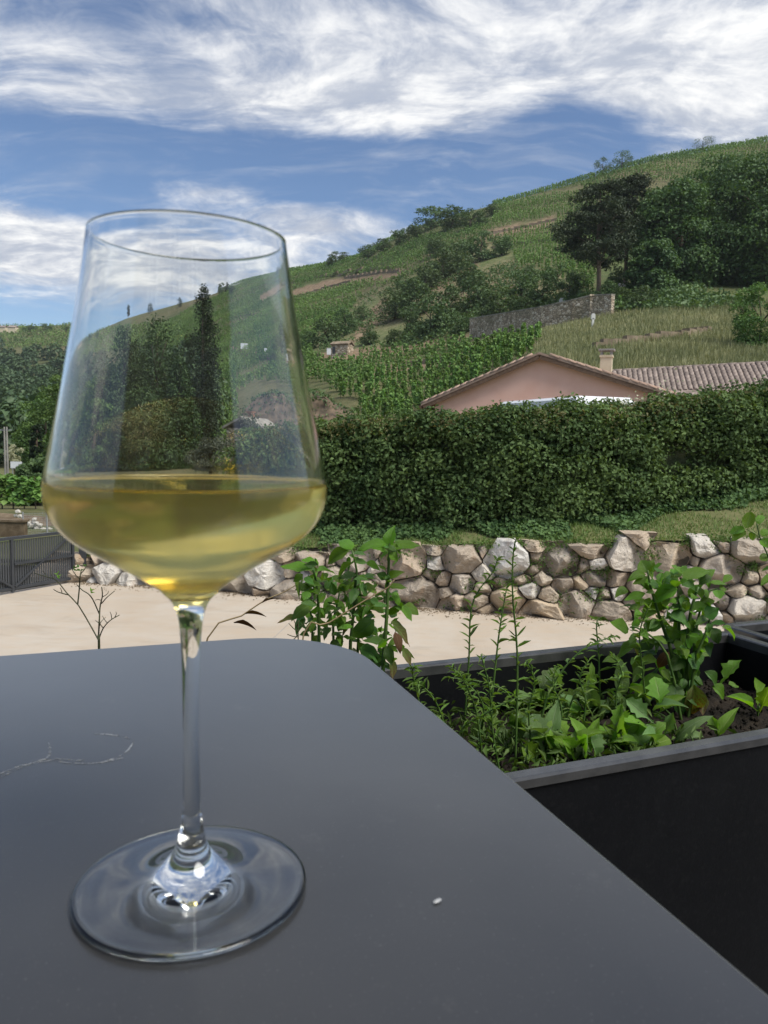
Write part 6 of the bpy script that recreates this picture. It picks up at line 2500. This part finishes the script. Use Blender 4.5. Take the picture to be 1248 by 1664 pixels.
# --- narrow leaved stems (tarragon)
TS = [([(232, 760), (250, 520), (262, 330), (330, 225), (346, 180)], 26, 'tall bending narrow leaved stem left of the tallest one', .0),
      ([(405, 880), (412, 520), (396, 300), (400, 150), (422, 80)], 30, 'tallest upright narrow leaved stem in the planter', -.01),
      ([(310, 800), (345, 480), (362, 360), (378, 270)], 20, 'shorter narrow leaved stem between the two tall ones', .02),
      ([(690, 700), (684, 520), (676, 400), (690, 380)], 16, 'thin stem with upturned pods before the far rim', .03),
      ([(480, 760), (520, 620), (610, 500), (700, 450), (745, 440)], 16, 'arching thin stem leaning towards the basil', .02),
      ([(110, 760), (80, 640), (62, 560), (70, 540)], 18, 'narrow leaved shoot at the table corner', -.02),
      ([(200, 820), (150, 680), (100, 610), (60, 600)], 20, 'sprawling narrow leaved shoot below the left basil', -.03),
      ([(560, 760), (600, 640), (660, 600), (745, 575)], 14, 'low leaning narrow leaved stem in the middle of the planter', .0),
      ([(300, 880), (280, 720), (250, 620), (215, 560)], 22, 'leafy narrow stem leaning left over the soil', -.02),
      ([(360, 900), (330, 760), (320, 620), (290, 500)], 24, 'leafy narrow stem in the front left of the planter', -.02),
      ([(440, 780), (400, 660), (330, 600), (170, 575)], 20, 'low spreading narrow leaved stem over the left soil', -.01),
      ([(850, 720), (830, 560), (820, 430), (850, 340)], 22, 'narrow leaved stem growing up against the bushy basil', -.03),
      ([(170, 900), (220, 760), (300, 700), (420, 640)], 18, 'low narrow stem arching right at the near left corner', -.03),
      ([(250, 880), (190, 760), (120, 690), (40, 660)], 18, 'low narrow stem arching left at the near left corner', -.03),
      ([(470, 860), (450, 700), (470, 590), (440, 520)], 24, 'leafy narrow stem right of the tallest one', .0),
      ([(540, 820), (560, 690), (530, 600), (545, 540)], 22, 'leafy narrow stem in the middle, before the far planter wall', .01),
      ([(620, 780), (640, 660), (620, 580), (650, 520)], 20, 'leafy narrow stem left of the thin stem with pods', .01),
      ([(760, 780), (740, 650), (760, 560), (730, 500)], 22, 'leafy narrow stem at the left foot of the bushy basil', .0),
      ([(270, 820), (300, 680), (240, 590), (190, 540)], 22, 'leafy narrow stem close behind the table corner', .0)]
for pts, nlv, lab, dy in TS:
    bx, by = pts[0]
    p = at_z(640 + bx / 2.0526, 820 + min(by, 900) / 2.0526, SOIL - EYE)
    yy = min(max(p.y, .80), 1.16)
    c2 = Crop(640, 820, 2.0526, yy)
    P = [c2(x, y, dy * (i / 3)) for i, (x, y) in enumerate(pts)]
    P[0].z = SOIL - .01
    t = thing('tarragon_stem', lab, 'herb', P[0])
    stem(t, P, .0016, .0007, 'stem_green', 16)
    Q = catmull([tuple(q) for q in P], 60)
    for q in range(nlv * 2):
        i = int(8 + 51 * (q + rnd.random()) / (nlv * 2))
        i = min(59, i)
        B = Vector(Q[i])
        tg = (Vector(Q[min(59, i + 1)]) - Vector(Q[max(0, i - 1)])).normalized()
        a = q * 2.4 + rnd.random()
        sd = Vector((math.cos(a), math.sin(a) * .8, 0))
        d = (sd * rnd.uniform(.7, 1.1) + tg * rnd.uniform(.2, .9) + Vector((0, 0, rnd.uniform(-.3, .25)))).normalized()
        L = c2.w(rnd.uniform(24, 64)) * (1.0 - .45 * i / 60)
        leaf(t, B, B + d * L, L * rnd.uniform(.12, .19), 'tarragon', 'narrow', face=.3)

# --- fine weeds on the soil, uncountable
Cc, Nc = [], []
for q in range(2400):
    u, v_ = rs.uniform(.12, .80), rs.uniform(.645, .97)
    if rs.random() > (1.1 - abs(u - .42) * 1.5):
        continue
    w = PW(u, v_, 0)
    Cc.append((w.x, w.y, soil_z(w.x, w.y) + abs(rs.gauss(0, .016)) + .004))
    Nc.append((rs.gauss(0, 1), rs.gauss(-.3, 1), rs.gauss(.5, .7)))
v, f = leaf_quads(np.array(Cc), np.array(Nc), .016, .28, 21)
tag(ob('soil_weeds', mesh_np('soil_weeds', v, f, MAT['weed_leaf'])), 'fine weeds and shoots covering the planter soil', 'weeds', None, 'stuff')

# --- fennel twig behind the left of the table
cr = Crop(0, 660, 3.963, .86)
t = thing('bare_fennel', 'thin dark branching fennel stalk behind the far edge of the table', 'herb stalk', cr(640, 1600))
t.location.z = SOIL
P0 = cr(638, 1900)
P0.z = SOIL
stem(t, [P0, cr(638, 1560), cr(634, 1500)], .0016, .0013, 'stem_dark')
TW = [([(634, 1505), (570, 1390), (500, 1275), (440, 1215), (380, 1140), (345, 1110), (300, 1100), (220, 1075)], .0008), ([(500, 1275), (510, 1180), (515, 1100), (525, 1050)], .0009), ([(634, 1505), (640, 1380), (645, 1290), (660, 1220), (655, 1165)], .0010),
      ([(640, 1340), (600, 1250), (570, 1210), (530, 1185), (495, 1150)], .0008), ([(640, 1490), (665, 1430), (710, 1380), (770, 1345)], .0008), ([(440, 1215), (400, 1205), (370, 1195), (345, 1180)], .0007), ([(655, 1270), (690, 1230), (738, 1190)], .0007),
      ([(660, 1230), (690, 1210), (700, 1190)], .0005), ([(690, 1395), (670, 1370), (660, 1350)], .0005), ([(720, 1370), (715, 1340), (708, 1325)], .0005), ([(740, 1358), (750, 1335), (745, 1325)], .0005), ([(665, 1430), (640, 1400), (615, 1380)], .0006),
      ([(650, 1250), (630, 1245), (612, 1250)], .0005), ([(300, 1100), (290, 1080), (275, 1060)], .0005), ([(345, 1110), (330, 1080), (325, 1040)], .0006), ([(510, 1110), (490, 1090), (470, 1060), (465, 1050)], .0006), ([(520, 1080), (545, 1050), (560, 1020)], .0006),
      ([(640, 1420), (650, 1390), (680, 1360)], .0005), ([(400, 1205), (395, 1185), (388, 1170)], .0005)]
for pts, ra in TW:
    stem(t, [cr(x, y, rnd.gauss(0, .008)) for x, y in pts], ra, ra * .6, 'stem_dark', 12, 'twig', 5)
for x, y in ((375, 1100), (370, 1085), (585, 1195), (590, 1205), (515, 1060), (540, 1030), (490, 1060), (505, 1040), (382, 1110), (478, 1045)):
    for q in range(2):
        leaf(t, cr(x, y), cr(x + rnd.gauss(0, 16), y - rnd.uniform(5, 30)), cr.w(rnd.uniform(10, 18)), 'sprout' if x < 460 or x > 560 else 'basil_dark', 'ovate', name='bud_leaf')
# --- dry grass stems
cr = Crop(60, 900, 2.378, .95)
t = thing('dry_grass_stem', 'dry straw coloured grass stem leaning right, between the glass and the basil', 'grass stem', cr(600, 380))
t.location.z = SOIL
P = [cr(560, 420), cr(660, 325), cr(790, 240), cr(880, 180), cr(960, 145), cr(1040, 95)]
P[0].z = SOIL
stem(t, P, .0013, .0006, 'stem_straw', 16)
for x0, y0, x1, y1 in ((800, 232, 890, 225), (760, 266, 855, 272), (870, 190, 920, 160)):
    leaf(t, cr(x0, y0), cr(x1, y1), .0016, 'basil_brown', 'narrow', 1, name='dry_leaf')
cr = Crop(440, 840, 4.457, .84)
t = thing('dry_grass_stem', 'pale dry stem crossing in front of the left basil', 'grass stem', cr(150, 960))
t.location.z = SOIL
P = [cr(120, 960), cr(230, 880), cr(400, 780), cr(600, 655), cr(740, 570), cr(850, 510), cr(895, 455)]
P[0].z = SOIL
stem(t, P, .0011, .0005, 'stem_straw', 18)
stem(t, [cr(740, 570), cr(760, 530), cr(775, 490)], .0005, .0003, 'stem_straw', 6)
t = thing('seed_twig', 'short thin twig with tiny buds at the table edge left of the basil', 'twig', cr(200, 900))
t.location.z = SOIL
P = [cr(205, 1000), cr(200, 860), cr(190, 800), cr(205, 750)]
P[0].z = SOIL
stem(t, P, .0008, .0005, 'stem_dark', 8)
for x0, y0, x1, y1 in ((195, 830, 130, 770), (190, 810, 230, 780), (200, 870, 120, 850), (198, 850, 160, 890), (192, 800, 165, 740)):
    stem(t, [cr(x0, y0), cr((x0 + x1) / 2, (y0 + y1) / 2 + 5), cr(x1, y1)], .0006, .0004, 'stem_dark', 5, 'twig', 4)
# --- sprig entering at the right edge
cr = Crop(960, 800, 3.781, 1.30)
t = thing('green_sprig', 'upright sprig with round bright leaves entering at the right edge', 'herb', cr(1200, 900))
t.location.z = SOIL - .03
P = [cr(1200, 1300), cr(1150, 700), cr(1120, 480), cr(1080, 370), cr(1040, 280), cr(1020, 190)]
P[0].z = SOIL - .03
stem(t, P, .0022, .0009, 'stem_green', 14)
stem(t, [cr(1045, 285), cr(1000, 250), cr(955, 228)], .0009, .0006, 'stem_green', 6)
for (x0, y0, x1, y1, w_) in ((950, 230, 842, 222, 60), (955, 240, 862, 290, 62), (950, 222, 985, 122, 76), (1022, 195, 1060, 122, 52), (1010, 250, 975, 290, 56), (1050, 270, 1100, 220, 60), (1048, 290, 1090, 330, 60), (1095, 400, 1036, 410, 66), (1100, 470, 1060, 490, 50),
                              (1100, 430, 1170, 380, 70), (1120, 520, 1050, 550, 50), (1130, 600, 1200, 560, 70), (1140, 650, 1080, 700, 60)):
    leaf(t, cr(x0, y0), cr(x1, y1, rnd.uniform(-.02, .02)), cr.w(w_), 'basil', 'round', face=.9)

# ------------------------------------------------------------------ evening haze over the valley
hz = MB().box((0, 560, 74), (2900, 1780, 153))
m, n = material('haze_air')
out = n.add('ShaderNodeOutputMaterial')
vol = n.add('ShaderNodeVolumePrincipled')
vol.inputs['Color'].default_value = (.86, .92, 1.0, 1)
vol.inputs['Density'].default_value = HAZE
vol.inputs['Anisotropy'].default_value = .2
n.nt.links.new(vol.outputs[0], out.inputs['Volume'])
tag(hz.build('haze', MAT['haze_air']), 'thin evening haze over the valley', 'haze', None, 'stuff')
